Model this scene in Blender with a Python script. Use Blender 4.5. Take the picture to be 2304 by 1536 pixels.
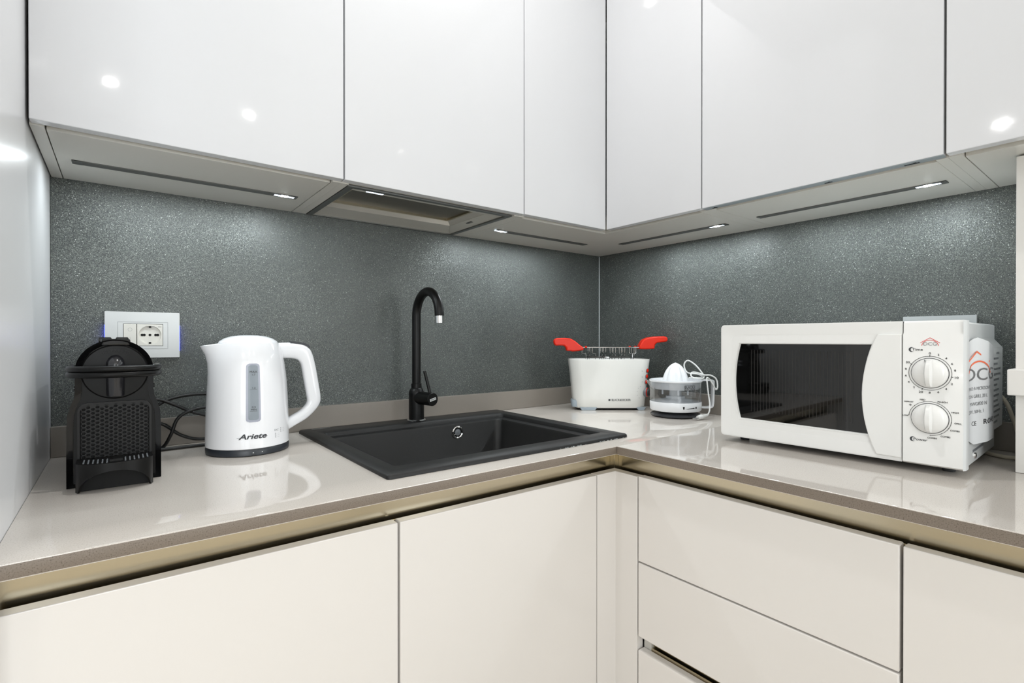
import bpy, bmesh, math, random
from mathutils import Vector, Matrix
random.seed(7)
PI = math.pi
for o in list(bpy.data.objects): bpy.data.objects.remove(o)
scene = bpy.context.scene
COL = scene.collection

# ------------------------------------------------------------------ camera
cam_d = bpy.data.cameras.new('camera'); cam_d.sensor_width = 36.0
cam_d.lens = 1140.5 * 36.0 / 2304.0; cam_d.clip_start = 0.02
cam = bpy.data.objects.new('camera', cam_d); COL.objects.link(cam)
cam.location = (-1.4336, -1.3164, 1.1264)
cam.rotation_euler = (PI/2 - 0.0038, 0, -0.6576)
scene.camera = cam

# ------------------------------------------------------------------ world / exposure / big lights
w = bpy.data.worlds.new('world'); scene.world = w; w.use_nodes = True
w.node_tree.nodes['Background'].inputs[0].default_value = (0.80, 0.90, 1.0, 1)
w.node_tree.nodes['Background'].inputs[1].default_value = 1.0
vs = scene.view_settings
vs.view_transform = 'Standard'; vs.look = 'None'; vs.gamma = 1.0; vs.use_curve_mapping = False
vs.exposure = 0.17
CEIL = 2.5
def area_light(name, loc, rot, sx, sy, power, col):
    d = bpy.data.lights.new(name, 'AREA'); d.shape = 'RECTANGLE'; d.size = sx; d.size_y = sy
    d.energy = power; d.color = col
    o = bpy.data.objects.new(name, d); COL.objects.link(o); o.location = loc; o.rotation_euler = rot
    return o
# daylight entering by the window opening of the wall behind the camera
area_light('window_daylight', (-2.35, -3.36, 1.45), (PI/2, 0, 0), 1.5, 1.4, 22, (0.94, 0.98, 1.0))
# added window in the right wall, put in to brighten the left panel
area_light('window_daylight', (-0.03, -2.75, 1.30), (0, -PI/2, 0), 1.1, 1.0, 15, (0.94, 0.98, 1.0)).rotation_euler = (PI/2, 0, PI/2)
SPOTS = [(-0.92, -0.62, 4.6), (-1.47, -2.745, 2), (-0.815, -2.745, 2), (-3.63, -0.67, 5), (-2.5, -2.745, 3.5), (-3.4, -2.2, 5)]  # last two spots are added for brightness, no such lamps are known

# ------------------------------------------------------------------ materials
def lin(c):
    if isinstance(c, str):
        c = [int(c[i:i+2], 16)/255 for i in (0, 2, 4)]
    return tuple((x/12.92 if x <= .04045 else ((x+.055)/1.055)**2.4) for x in c)
MATS = {}
def mat(name, col, rough=.5, metal=0.0, spec=.5, coat=0.0, emit=None, estr=0.0, noise=0.0, nscale=60, bump=0.0, bscale=300, rvar=0.0):
    m = bpy.data.materials.new(name); m.use_nodes = True; nt = m.node_tree
    b = nt.nodes['Principled BSDF']; c = lin(col)
    b.inputs['Base Color'].default_value = (*c, 1); b.inputs['Roughness'].default_value = rough
    b.inputs['Metallic'].default_value = metal; b.inputs['Specular IOR Level'].default_value = spec
    if coat: b.inputs['Coat Weight'].default_value = coat; b.inputs['Coat Roughness'].default_value = .04
    if emit: b.inputs['Emission Color'].default_value = (*lin(emit), 1); b.inputs['Emission Strength'].default_value = estr
    tc = nt.nodes.new('ShaderNodeTexCoord')
    if noise:
        n = nt.nodes.new('ShaderNodeTexNoise'); n.inputs['Scale'].default_value = nscale; n.inputs['Detail'].default_value = 3
        r = nt.nodes.new('ShaderNodeMapRange'); r.inputs['To Min'].default_value = 1-noise; r.inputs['To Max'].default_value = 1+noise
        x = nt.nodes.new('ShaderNodeMix'); x.data_type = 'RGBA'; x.blend_type = 'MULTIPLY'; x.inputs['Factor'].default_value = 1
        x.inputs['A'].default_value = (*c, 1)
        nt.links.new(tc.outputs['Object'], n.inputs['Vector']); nt.links.new(n.outputs['Fac'], r.inputs['Value'])
        nt.links.new(r.outputs['Result'], x.inputs['B']); nt.links.new(x.outputs['Result'], b.inputs['Base Color'])
    if rvar:
        n = nt.nodes.new('ShaderNodeTexNoise'); n.inputs['Scale'].default_value = 14
        r = nt.nodes.new('ShaderNodeMapRange'); r.inputs['To Min'].default_value = max(0, rough-rvar); r.inputs['To Max'].default_value = rough+rvar
        nt.links.new(tc.outputs['Object'], n.inputs['Vector']); nt.links.new(n.outputs['Fac'], r.inputs['Value'])
        nt.links.new(r.outputs['Result'], b.inputs['Roughness'])
    if bump:
        n = nt.nodes.new('ShaderNodeTexNoise'); n.inputs['Scale'].default_value = bscale
        u = nt.nodes.new('ShaderNodeBump'); u.inputs['Strength'].default_value = bump; u.inputs['Distance'].default_value = .001
        nt.links.new(tc.outputs['Object'], n.inputs['Vector']); nt.links.new(n.outputs['Fac'], u.inputs['Height'])
        nt.links.new(u.outputs['Normal'], b.inputs['Normal'])
    MATS[name] = m
    return m

mat('panel_white', 'E8E6E2', .4, noise=.01, nscale=6)
mat('white_lacquer', 'DBDCDF', .04, spec=.5, noise=.008, nscale=3, bump=.10, bscale=20)
mat('white_melamine', 'D2D0C9', .32, noise=.01, nscale=8)
mat('panel_lacquer', 'F2F3F5', .26, noise=.008, nscale=3)
mat('lower_lacquer', 'EAE6E2', .22, noise=.008, nscale=3)
mat('wall_paint', 'ECECEA', .7, noise=.012, nscale=4, bump=.05, bscale=90)
mat('ceiling_paint', 'F0EFEC', .8, noise=.01, nscale=4)
mat('oak_floor', 'C9BDAB', .35, noise=.25, nscale=6)
mat('champagne_metal', 'CBC1AA', .20, metal=1.0, rvar=.03)
mat('steel', 'B4B4B0', .28, metal=1.0, rvar=.08)
mat('hood_steel', 'D6D3CB', .35, metal=.35, rvar=.08)
mat('dark_flange', '7C7D7B', .35, metal=.8, rvar=.05)
mat('chrome', 'D8D8D8', .06, metal=1.0, rvar=.02)
mat('grey_edge', '8E979C', .5, noise=.05)
mat('bar_profile', '6E6E6C', .4, metal=.5, rvar=.05)
mat('led_glow', 'FFFFFF', .4, emit='F2FAFF', estr=25)
mat('led_soft', 'FFFFFF', .4, emit='DCEEFF', estr=2.5)
mat('spot_glow', 'FFFFFF', .4, emit='FFF6E8', estr=40)
mat('panel_glow', 'FFFFFF', .4, emit='EEF5FF', estr=6)
mat('blue_glow', '2040FF', .4, emit='1038FF', estr=4)
mat('filter_mesh', '77756F', .45, metal=.6, noise=.45, nscale=900, bump=.6, bscale=900)
mat('black_gap', '0C0C0C', .8, noise=.05)
mat('granite_black', '1E1E1E', .46, spec=.42, noise=.22, nscale=900, bump=.25, bscale=700)
mat('matte_black', '0B0B0B', .36, spec=.28, noise=.06, nscale=80)
mat('gloss_black', '0B0B0C', .12, spec=.5, rvar=.04)
mat('satin_black', '0D0D0D', .36, spec=.24, noise=.06, nscale=60)
mat('outlet_black', '1C1C20', .24, spec=.7, rvar=.03)
mat('grille_black', '1C1C1C', .42, spec=.3, noise=.05, nscale=60)
mat('cable_black', '101010', .4, noise=.1, nscale=80)
mat('kettle_white', 'F8F9FC', .16, noise=.006, nscale=5, coat=.3)
mat('kettle_base', '2E3238', .35, noise=.05)
mat('window_grey', '8F98A0', .18, noise=.05, nscale=30)
mat('window_rim', 'A9ADBB', .22, noise=.02)
mat('print_dark', '3A3C40', .5, noise=.05)
mat('print_black', '141414', .5, noise=.05)
mat('print_grey', '9A9C9E', .5, noise=.04)
mat('print_pale', 'A9ACB2', .5, noise=.04)
mat('print_red', 'E24A45', .5, noise=.04)
mat('print_orange', 'F06A3C', .5, noise=.04)
mat('microwave_white', 'F0F0EE', .22, noise=.006, nscale=5, coat=.2)
mat('microwave_shell', 'DADDDE', .25, noise=.01, nscale=8)
mat('microwave_glass', '0B0B0B', .03, spec=.6, rvar=.01)
mat('screen_mesh', '2B2826', .5, noise=.15, nscale=700)
mat('film', 'E6E9EC', .12, noise=.015, nscale=20)
mat('plate_white', 'D9DBDA', .35, noise=.01)
mat('socket_cream', 'E2E0D8', .3, noise=.01)
mat('plate_grey', 'B9BDBE', .35, noise=.01)
mat('cable_cream', 'C9C2B0', .45, noise=.06)
mat('toaster_white', 'E4E4E0', .25, noise=.008, coat=.2)
mat('toaster_grey', '9AA5AE', .4, noise=.03)
mat('dial_grey', '75797D', .4, noise=.03)
mat('red_plastic', 'DC2A12', .35, spec=.3, noise=.03)
mat('dark_inside', '2E2F30', .6, noise=.06)
mat('juicer_white', 'EEF0F3', .2, noise=.006, coat=.3)
mat('cord_white', 'E6E6E4', .4, noise=.02)
mat('dark_foot', '33353A', .22, rvar=.06)
mat('sticker_silver', '5C5C5A', .4, noise=.05)
mat('sealant', 'C4CACB', .4, noise=.05)

def quartz(name, dark, mid, light, rough, spec):
    m = bpy.data.materials.new(name); m.use_nodes = True; nt = m.node_tree; b = nt.nodes['Principled BSDF']
    tc = nt.nodes.new('ShaderNodeTexCoord')
    n = nt.nodes.new('ShaderNodeTexNoise'); n.inputs['Scale'].default_value = 700; n.inputs['Detail'].default_value = 2
    r = nt.nodes.new('ShaderNodeValToRGB'); e = r.color_ramp.elements
    e[0].position = .30; e[0].color = (*lin(dark), 1); e[1].position = .42; e[1].color = (*lin(mid), 1)
    k = r.color_ramp.elements.new(.7); k.color = (*lin(light), 1)
    nt.links.new(tc.outputs['Object'], n.inputs['Vector']); nt.links.new(n.outputs['Fac'], r.inputs['Fac'])
    nt.links.new(r.outputs['Color'], b.inputs['Base Color'])
    b.inputs['Roughness'].default_value = rough; b.inputs['Specular IOR Level'].default_value = spec
    MATS[name] = m
quartz('quartz', 'BAB1A8', 'D0C9C1', 'D5CEC7', .05, .8)      # polished top
quartz('quartz_edge', '60564C', '7F7469', '877C72', .45, .4)   # matte edge; darker copy of the quartz, its shading put into the colour
mat('quartz_upstand', '8C857D', .3, noise=.06, nscale=400)

def glitter():
    m = bpy.data.materials.new('glitter_laminate'); m.use_nodes = True; nt = m.node_tree; b = nt.nodes['Principled BSDF']
    tc = nt.nodes.new('ShaderNodeTexCoord')
    v = nt.nodes.new('ShaderNodeTexVoronoi'); v.inputs['Scale'].default_value = 1000
    n = nt.nodes.new('ShaderNodeTexNoise'); n.inputs['Scale'].default_value = 5.0; n.inputs['Detail'].default_value = 4
    nt.links.new(tc.outputs['Object'], v.inputs['Vector']); nt.links.new(tc.outputs['Object'], n.inputs['Vector'])
    sep = nt.nodes.new('ShaderNodeSeparateColor'); nt.links.new(v.outputs['Color'], sep.inputs['Color'])
    r = nt.nodes.new('ShaderNodeValToRGB'); e = r.color_ramp.elements
    e[0].position = 0; e[0].color = (*lin('404443'), 1); e[1].position = .985; e[1].color = (*lin('787D77'), 1)
    k = e.new(.62); k.color = (*lin('575C5B'), 1); k = e.new(.996); k.color = (*lin('C4C8C4'), 1)
    nt.links.new(sep.outputs['Red'], r.inputs['Fac'])
    mr = nt.nodes.new('ShaderNodeMapRange'); mr.inputs['To Min'].default_value = .80; mr.inputs['To Max'].default_value = 1.16
    mr.inputs['From Min'].default_value = .3; mr.inputs['From Max'].default_value = .7
    nt.links.new(n.outputs['Fac'], mr.inputs['Value'])
    x = nt.nodes.new('ShaderNodeMix'); x.data_type = 'RGBA'; x.blend_type = 'MULTIPLY'; x.inputs['Factor'].default_value = 1
    nt.links.new(r.outputs['Color'], x.inputs['A']); nt.links.new(mr.outputs['Result'], x.inputs['B'])
    nt.links.new(x.outputs['Result'], b.inputs['Base Color'])
    # every flake is a tiny mirror with its own tilt
    geo = nt.nodes.new('ShaderNodeNewGeometry')
    sub = nt.nodes.new('ShaderNodeVectorMath'); sub.operation = 'SUBTRACT'; sub.inputs[1].default_value = (.5, .5, .5)
    sc = nt.nodes.new('ShaderNodeVectorMath'); sc.operation = 'SCALE'; sc.inputs['Scale'].default_value = .34
    ad = nt.nodes.new('ShaderNodeVectorMath'); ad.operation = 'ADD'
    nm = nt.nodes.new('ShaderNodeVectorMath'); nm.operation = 'NORMALIZE'
    nt.links.new(v.outputs['Color'], sub.inputs[0]); nt.links.new(sub.outputs[0], sc.inputs[0])
    nt.links.new(geo.outputs['Normal'], ad.inputs[0]); nt.links.new(sc.outputs[0], ad.inputs[1]); nt.links.new(ad.outputs[0], nm.inputs[0])
    nt.links.new(nm.outputs[0], b.inputs['Normal'])
    b.inputs['Metallic'].default_value = .30; b.inputs['Roughness'].default_value = .38
    b.inputs['Coat Weight'].default_value = .22; b.inputs['Coat Roughness'].default_value = .42
    MATS['glitter'] = m
glitter()

def clear():
    m = bpy.data.materials.new('clear_plastic'); m.use_nodes = True; nt = m.node_tree
    nt.nodes.remove(nt.nodes['Principled BSDF'])
    t = nt.nodes.new('ShaderNodeBsdfTransparent'); t.inputs[0].default_value = (.93, .94, .95, 1)
    g = nt.nodes.new('ShaderNodeBsdfGlossy'); g.inputs['Roughness'].default_value = .05
    lw = nt.nodes.new('ShaderNodeLayerWeight'); lw.inputs[0].default_value = .35
    f = nt.nodes.new('ShaderNodeMapRange'); f.inputs['To Min'].default_value = .05; f.inputs['To Max'].default_value = .5
    nt.links.new(lw.outputs['Facing'], f.inputs['Value'])
    x = nt.nodes.new('ShaderNodeMixShader')
    nt.links.new(f.outputs[0], x.inputs[0]); nt.links.new(t.outputs[0], x.inputs[1]); nt.links.new(g.outputs[0], x.inputs[2])
    nt.links.new(x.outputs[0], nt.nodes['Material Output'].inputs['Surface'])
    MATS['clear'] = m
clear()

# ------------------------------------------------------------------ mesh helpers
class MB:
    def __init__(self): self.bm = bmesh.new()
    def _merge(self, t, M=None):
        if M is not None: bmesh.ops.transform(t, matrix=M, verts=t.verts)
        me = bpy.data.meshes.new('tmp'); t.to_mesh(me); t.free(); self.bm.from_mesh(me); bpy.data.meshes.remove(me)
        return self
    def box(self, x0, x1, y0, y1, z0, z1, bev=0, seg=2, M=None):
        t = bmesh.new(); bmesh.ops.create_cube(t, size=1)
        for v in t.verts:
            v.co = Vector((x0 if v.co.x < 0 else x1, y0 if v.co.y < 0 else y1, z0 if v.co.z < 0 else z1))
        if bev:
            bmesh.ops.bevel(t, geom=t.edges[:], offset=bev, segments=seg, profile=.5, affect='EDGES')
            t.normal_update()
            for f in t.faces:
                if max(abs(c) for c in f.normal) > .9999:
                    for e in f.edges: e.smooth = False
        return self._merge(t, M)
    def raw(self, verts, faces, M=None):
        t = bmesh.new(); vs_ = [t.verts.new(v) for v in verts]
        for f in faces:
            try: t.faces.new([vs_[i] for i in f])
            except ValueError: pass
        bmesh.ops.recalc_face_normals(t, faces=t.faces)
        return self._merge(t, M)
    def loft(self, loops, caps=(True, True), closed=True, ring=False, M=None):
        n = len(loops[0]); V = [p for l in loops for p in l]; F = []
        k = len(loops)
        for i in range(k if ring else k-1):
            j = (i+1) % k
            for a in range(n if closed else n-1):
                b = (a+1) % n
                F.append((i*n+a, i*n+b, j*n+b, j*n+a))
        if caps[0] and not ring: F.append(tuple(range(n-1, -1, -1)))
        if caps[1] and not ring: F.append(tuple((k-1)*n+a for a in range(n)))
        return self.raw(V, F, M)
    def lathe(self, prof, seg=48, c=(0, 0, 0), M=None, caps=(True, True)):
        loops = [[(c[0]+r*math.cos(2*PI*a/seg), c[1]+r*math.sin(2*PI*a/seg), c[2]+z) for a in range(seg)] for r, z in prof]
        return self.loft(loops, caps, M=M)
    def cyl(self, p0, p1, r0, r1=None, seg=24):
        r1 = r0 if r1 is None else r1
        p0 = Vector(p0); p1 = Vector(p1); d = (p1-p0)
        M = Matrix.Translation(p0) @ d.to_track_quat('Z', 'Y').to_matrix().to_4x4()
        return self.lathe([(r0, 0), (r1, d.length)], seg, M=M)
    def tube(self, pts, r, seg=10, closed=False):
        pts = [Vector(p) for p in pts]; n = len(pts); loops = []
        up = Vector((0, 0, 1)); prev = None
        for i, p in enumerate(pts):
            if closed: d = pts[(i+1) % n]-pts[i-1]
            else: d = pts[min(i+1, n-1)]-pts[max(i-1, 0)]
            d.normalize()
            if prev is None:
                a = d.orthogonal().normalized()
            else:
                a = (prev - d*prev.dot(d)).normalized()
            prev = a; b = d.cross(a)
            rr = r[i] if isinstance(r, (list, tuple)) else r
            loops.append([tuple(p + a*rr*math.cos(2*PI*k/seg) + b*rr*math.sin(2*PI*k/seg)) for k in range(seg)])
        return self.loft(loops, (not closed, not closed), ring=closed)
    def prism(self, poly, d0, d1, plane='xz', bev=0, seg=2, M=None):
        t = bmesh.new()
        f3 = {'xz': lambda a, b, d: (a, d, b), 'xy': lambda a, b, d: (a, b, d), 'yz': lambda a, b, d: (d, a, b)}[plane]
        n = len(poly); A = [t.verts.new(f3(a, b, d0)) for a, b in poly]; B = [t.verts.new(f3(a, b, d1)) for a, b in poly]
        t.faces.new(A[::-1]); t.faces.new(B)
        for i in range(n): t.faces.new((A[i], A[(i+1) % n], B[(i+1) % n], B[i]))
        bmesh.ops.recalc_face_normals(t, faces=t.faces)
        if bev:
            es = [e for e in t.edges if len(e.link_faces) == 2 and e.calc_face_angle() > .6]
            bmesh.ops.bevel(t, geom=es, offset=bev, segments=seg, profile=.5, affect='EDGES')
            t.normal_update()
            ax = {'xz': 1, 'xy': 2, 'yz': 0}[plane]
            for f in t.faces:
                if abs(f.normal[ax]) > .9999 or max(abs(c) for c in f.normal) > .9999:
                    for e in f.edges: e.smooth = False
        return self._merge(t, M)
    def ring(self, outer, inner, d0, d1, plane='xz', d1i=None, M=None):
        """frame between two closed outlines; d0 front, d1 back (d1i = depth of the inner front edge)"""
        o, i = match(outer, inner)
        f3 = {'xz': lambda a, b, d: (a, d, b), 'xy': lambda a, b, d: (a, b, d), 'yz': lambda a, b, d: (d, a, b)}[plane]
        di = d0 if d1i is None else d1i
        L = [[f3(a, b, d0) for a, b in o], [f3(a, b, di) for a, b in i], [f3(a, b, d1) for a, b in i], [f3(a, b, d1) for a, b in o]]
        return self.loft(L, ring=True, M=M)
    def text(self, body, size, M, sx=1.0, center=True, shear=0.0, depth=.0002, bold=0.0):
        V, F = text_mesh(body, size, center, shear, depth, bold)
        return self.raw([(x*sx, y, z) for x, y, z in V], F, M)
    def map(self, fn):
        for v in self.bm.verts: v.co = Vector(fn(v.co))
        return self
    def build(self, name, m, parent=None, smooth=40):
        bm = self.bm
        for f in bm.faces: f.smooth = True
        lim = math.radians(smooth)
        for e in bm.edges:
            if len(e.link_faces) == 2: e.smooth = e.smooth and e.calc_face_angle(0) < lim
        me = bpy.data.meshes.new(name); bm.to_mesh(me); bm.free()
        me.materials.append(MATS[m])
        o = bpy.data.objects.new(name, me); COL.objects.link(o)
        if parent: o.parent = parent
        return o

TEXTS = {}
def text_mesh(body, size, center=True, shear=0.0, depth=.0002, bold=0.0):
    key = (body, size, center, shear, depth, bold)
    if key in TEXTS: return TEXTS[key]
    c = bpy.data.curves.new('t', 'FONT'); c.body = body; c.size = size; c.resolution_u = 3; c.extrude = depth; c.shear = shear; c.offset = bold
    c.align_x = 'CENTER' if center else 'LEFT'; c.align_y = 'CENTER'
    o = bpy.data.objects.new('t', c); COL.objects.link(o)
    me = bpy.data.meshes.new_from_object(o)
    R = ([tuple(v.co) for v in me.vertices], [tuple(p.vertices) for p in me.polygons])
    bpy.data.objects.remove(o); bpy.data.curves.remove(c); bpy.data.meshes.remove(me)
    TEXTS[key] = R
    return R
def on_front(x, y, z, rot=0.0):
    """text plane standing in xz, facing -y"""
    return Matrix.Translation((x, y, z)) @ Matrix.Rotation(PI/2, 4, 'X') @ Matrix.Rotation(rot, 4, 'Z')

def rrect(x0, x1, z0, z1, r, n=6):
    rs = r if isinstance(r, (list, tuple)) else (r,)*4   # bl, br, tr, tl
    P = []
    for (cx, cz, a0, rr) in ((x0, z0, PI, rs[0]), (x1, z0, 1.5*PI, rs[1]), (x1, z1, 0, rs[2]), (x0, z1, .5*PI, rs[3])):
        sx = 1 if cx == x0 else -1; sz = 1 if cz == z0 else -1
        if rr <= 0: P.append((cx, cz)); continue
        for k in range(n+1):
            a = a0 + .5*PI*k/n; P.append((cx+sx*rr+rr*math.cos(a), cz+sz*rr+rr*math.sin(a)))
    return P
def circle(cx, cz, r, n=48): return [(cx+r*math.cos(2*PI*k/n), cz+r*math.sin(2*PI*k/n)) for k in range(n)]
def match(outer, inner):
    cx = sum(p[0] for p in inner)/len(inner); cz = sum(p[1] for p in inner)/len(inner)
    ang = sorted(set(round(math.atan2(p[1]-cz, p[0]-cx), 5) for p in outer+inner))
    A = [ang[0]]
    for a in ang[1:]:
        if a-A[-1] > 1e-4: A.append(a)
    def hit(poly, a):
        d = (math.cos(a), math.sin(a)); best = None
        for i in range(len(poly)):
            p = poly[i]; q = poly[(i+1) % len(poly)]; e = (q[0]-p[0], q[1]-p[1])
            den = d[0]*e[1]-d[1]*e[0]
            if abs(den) < 1e-12: continue
            w_ = (p[0]-cx, p[1]-cz)
            t = (w_[0]*e[1]-w_[1]*e[0])/den; u = (w_[0]*d[1]-w_[1]*d[0])/den
            if t > 0 and -1e-6 <= u <= 1+1e-6 and (best is None or t > best): best = t
        return (cx+d[0]*best, cz+d[1]*best)
    return [hit(outer, a) for a in A], [hit(inner, a) for a in A]
def catmull(P, n=8, closed=False):
    P = [Vector(p) for p in P]; R = []; m = len(P)
    for i in range(m if closed else m-1):
        if closed: a, b, c, d = P[i-1], P[i], P[(i+1) % m], P[(i+2) % m]
        else: a, b, c, d = P[max(i-1, 0)], P[i], P[i+1], P[min(i+2, m-1)]
        for k in range(n):
            t = k/n
            R.append(.5*((2*b)+(c-a)*t+(2*a-5*b+4*c-d)*t*t+(3*b-a-3*c+d)*t**3))
    if not closed: R.append(P[-1])
    return R

def tag(o, label=None, cat=None, group=None, kind=None):
    if label: o['label'] = label
    if cat: o['category'] = cat
    if group: o['group'] = group
    if kind: o['kind'] = kind
    return o
def thing(name, label, cat, loc=(0, 0, 0), rz=0, group=None):
    o = bpy.data.objects.new(name, None); COL.objects.link(o); o.empty_display_size = .05
    o.location = loc; o.rotation_euler = (0, 0, rz)
    return tag(o, label, cat, group)
def B(name, m, parent, *a, bev=0): return MB().box(*a, bev=bev).build(name, m, parent)

# ------------------------------------------------------------------ room shell
RX0, RX1, RY0, RY1 = -4.2, 0.0135, -3.4, 0.0135
def struct(o, label, cat): return tag(o, label, cat, kind='structure')
struct(B('floor', 'oak_floor', None, RX0-.1, RX1+.1, RY0-.1, RY1+.1, -.1, 0), 'warm oak floor of the kitchen', 'floor')
struct(B('ceiling', 'ceiling_paint', None, RX0-.1, RX1+.1, RY0-.1, RY1+.1, CEIL, CEIL+.1), 'flat white painted ceiling with recessed spots', 'ceiling')
struct(B('wall_back', 'wall_paint', None, RX0-.1, RX1+.1, RY1, RY1+.1, 0, CEIL), 'white wall behind the sink run', 'wall')
mb = MB(); VY0, VY1, VZ0, VZ1 = -3.25, -2.25, .75, 1.85
mb.box(RX1, RX1+.1, RY0, VY0, 0, CEIL).box(RX1, RX1+.1, VY1, RY1, 0, CEIL).box(RX1, RX1+.1, VY0, VY1, 0, VZ0).box(RX1, RX1+.1, VY0, VY1, VZ1, CEIL)
struct(mb.build('wall_right', 'wall_paint'), 'white wall behind the microwave run', 'wall')
struct(B('wall_left', 'wall_paint', None, RX0-.1, RX0, RY0, RY1, 0, CEIL), 'white wall on the far side of the room', 'wall')
mb = MB(); WX0, WX1, WZ0, WZ1 = -3.1, -1.6, .75, 2.15
mb.box(RX0-.1, WX0, RY0-.1, RY0, 0, CEIL).box(WX1, RX1+.1, RY0-.1, RY0, 0, CEIL)
mb.box(WX0, WX1, RY0-.1, RY0, 0, WZ0).box(WX0, WX1, RY0-.1, RY0, WZ1, CEIL)
struct(mb.build('wall_front', 'wall_paint'), 'white wall with the window behind the camera', 'wall')
win = thing('window_1', 'white framed window in the wall behind the camera', 'window'); win['kind'] = 'structure'
mb = MB().ring(rrect(WX0, WX1, WZ0, WZ1, 0), rrect(WX0+.06, WX1-.06, WZ0+.06, WZ1-.06, 0), RY0-.06, RY0-.005)
mb.box((WX0+WX1)/2-.04, (WX0+WX1)/2+.04, RY0-.055, RY0-.01, WZ0+.05, WZ1-.05)
mb.build('window_frame', 'white_melamine', win)
for a, b in ((WX0+.06, (WX0+WX1)/2-.04), ((WX0+WX1)/2+.04, WX1-.06)):
    B('pane', 'clear', win, a, b, RY0-.04, RY0-.034, WZ0+.06, WZ1-.06)

win = thing('added_window_2', 'white framed window added in the right wall to brighten the left panel', 'window'); win['kind'] = 'structure'  # window invented as a side light for the tall cabinet panel
mb = MB().ring(rrect(VY0, VY1, VZ0, VZ1, 0), rrect(VY0+.06, VY1-.06, VZ0+.06, VZ1-.06, 0), RX1+.005, RX1+.06, 'yz')
mb.build('window_frame', 'white_melamine', win)
B('pane', 'clear', win, RX1+.034, RX1+.04, VY0+.06, VY1-.06, VZ0+.06, VZ1-.06)

# ------------------------------------------------------------------ ceiling spots
for i, (x, y, watt) in enumerate(SPOTS):
    t = thing('ceiling_spot', ['recessed ceiling spot above the sink', 'recessed ceiling spot left of the pair behind the camera', 'recessed ceiling spot right of the pair behind the camera',
              'recessed ceiling spot far to the left over the kitchen run', 'added recessed ceiling spot nearest the window', 'added recessed ceiling spot in the far left room corner'][i], 'ceiling light', (x, y, CEIL), 0, 'recessed ceiling spots')
    MB().lathe([(.045, -.001), (.045, -.006), (.030, -.008), (.030, -.001)], 32, caps=(False, False)).build('trim_ring', 'white_melamine', t)
    MB().lathe([(.022, -.004), (.022, -.0078)], 32).build('bulb', 'spot_glow', t)
    d = bpy.data.lights.new('spot_light', 'AREA'); d.shape = 'DISK'; d.size = .045; d.energy = watt; d.color = (1.0, .993, .985); d.spread = PI*.95
    o = bpy.data.objects.new('spot_light', d); COL.objects.link(o); o.parent = t; o.location = (0, 0, -.012)

# ------------------------------------------------------------------ backsplash, worktops, upstands
ZC = .900
o = B('backsplash_panel', 'glitter', None, -1.54, 0.0, 0.0, .012, ZC-.018, 1.447)
tag(o, 'grey glitter laminate backsplash panel behind the kettle and the sink tap', 'backsplash', 'glitter backsplash panels')
o = B('backsplash_panel', 'glitter', None, 0.0, .012, -1.70, 0.012, ZC-.018, 1.447)
tag(o, 'grey glitter laminate backsplash panel behind the microwave', 'backsplash', 'glitter backsplash panels')
MB().cyl((-.0012, -.0012, ZC+.06), (-.0012, -.0012, 1.438), .0016, seg=8).build('corner_bead', 'sealant', o)

SX0, SX1, SY0, SY1 = -1.094, -.500, -.550, -.030          # sink flange
hx0, hx1, hy0, hy1 = SX0+.024, SX1-.022, SY0+.03, SY1-.035
mb = MB()
xs = (-1.54, hx0, hx1, 0.0); ys = (-.60, hy0, hy1, -.0005)
V = []; F = []
for z in (ZC-.018, ZC):
    for yy in ys:
        for xx in xs: V.append((xx, yy, z))
idx = lambda k, j, i: k*16+j*4+i
for k in (0, 1):
    for j in range(3):
        for i in range(3):
            if i == 1 and j == 1: continue
            F.append((idx(k, j, i), idx(k, j, i+1), idx(k, j+1, i+1), idx(k, j+1, i)))
for i in range(3):
    F.append((idx(0, 0, i), idx(0, 0, i+1), idx(1, 0, i+1), idx(1, 0, i))); F.append((idx(0, 3, i), idx(0, 3, i+1), idx(1, 3, i+1), idx(1, 3, i)))
    F.append((idx(0, i, 0), idx(0, i+1, 0), idx(1, i+1, 0), idx(1, i, 0))); F.append((idx(0, i, 3), idx(0, i+1, 3), idx(1, i+1, 3), idx(1, i, 3)))
for a, b in (((1, 1), (1, 2)), ((1, 2), (2, 2)), ((2, 2), (2, 1)), ((2, 1), (1, 1))):
    F.append((idx(0, *a), idx(0, *b), idx(1, *b), idx(1, *a)))
mb.raw(V, F)
es = [e for e in mb.bm.edges if all(abs(v.co.y+.60) < 1e-5 for v in e.verts) and abs(e.verts[0].co.z-e.verts[1].co.z) < 1e-6]
bmesh.ops.bevel(mb.bm, geom=es, offset=.0015, segments=2, profile=.5, affect='EDGES')
wt = mb.build('worktop', 'quartz')
def shade_edges(o):
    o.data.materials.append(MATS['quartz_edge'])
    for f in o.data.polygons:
        if abs(f.normal.z) < .3: f.material_index = 1  # upright faces take the darker copy, as they catch less light
shade_edges(wt)
tag(wt, 'polished greige quartz worktop with the sink cut into it', 'worktop', 'quartz worktops')
o = MB().box(-.60, -.0005, -1.75, -.6006, ZC-.018, ZC, bev=.0012).build('worktop', 'quartz')
shade_edges(o)
tag(o, 'polished greige quartz worktop carrying the microwave', 'worktop', 'quartz worktops')
o = MB().box(-1.54, -.0155, -.015, -.0006, ZC+.0004, .9586, bev=.0008).build('upstand', 'quartz_upstand')
tag(o, 'low taupe upstand strip behind the tap and kettle', 'upstand', 'upstand strips')
o = MB().box(-.015, -.0006, -1.74, -.0006, ZC+.0004, .9586, bev=.0008).build('upstand', 'quartz_upstand')
tag(o, 'low taupe upstand strip behind the microwave', 'upstand', 'upstand strips')

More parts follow.
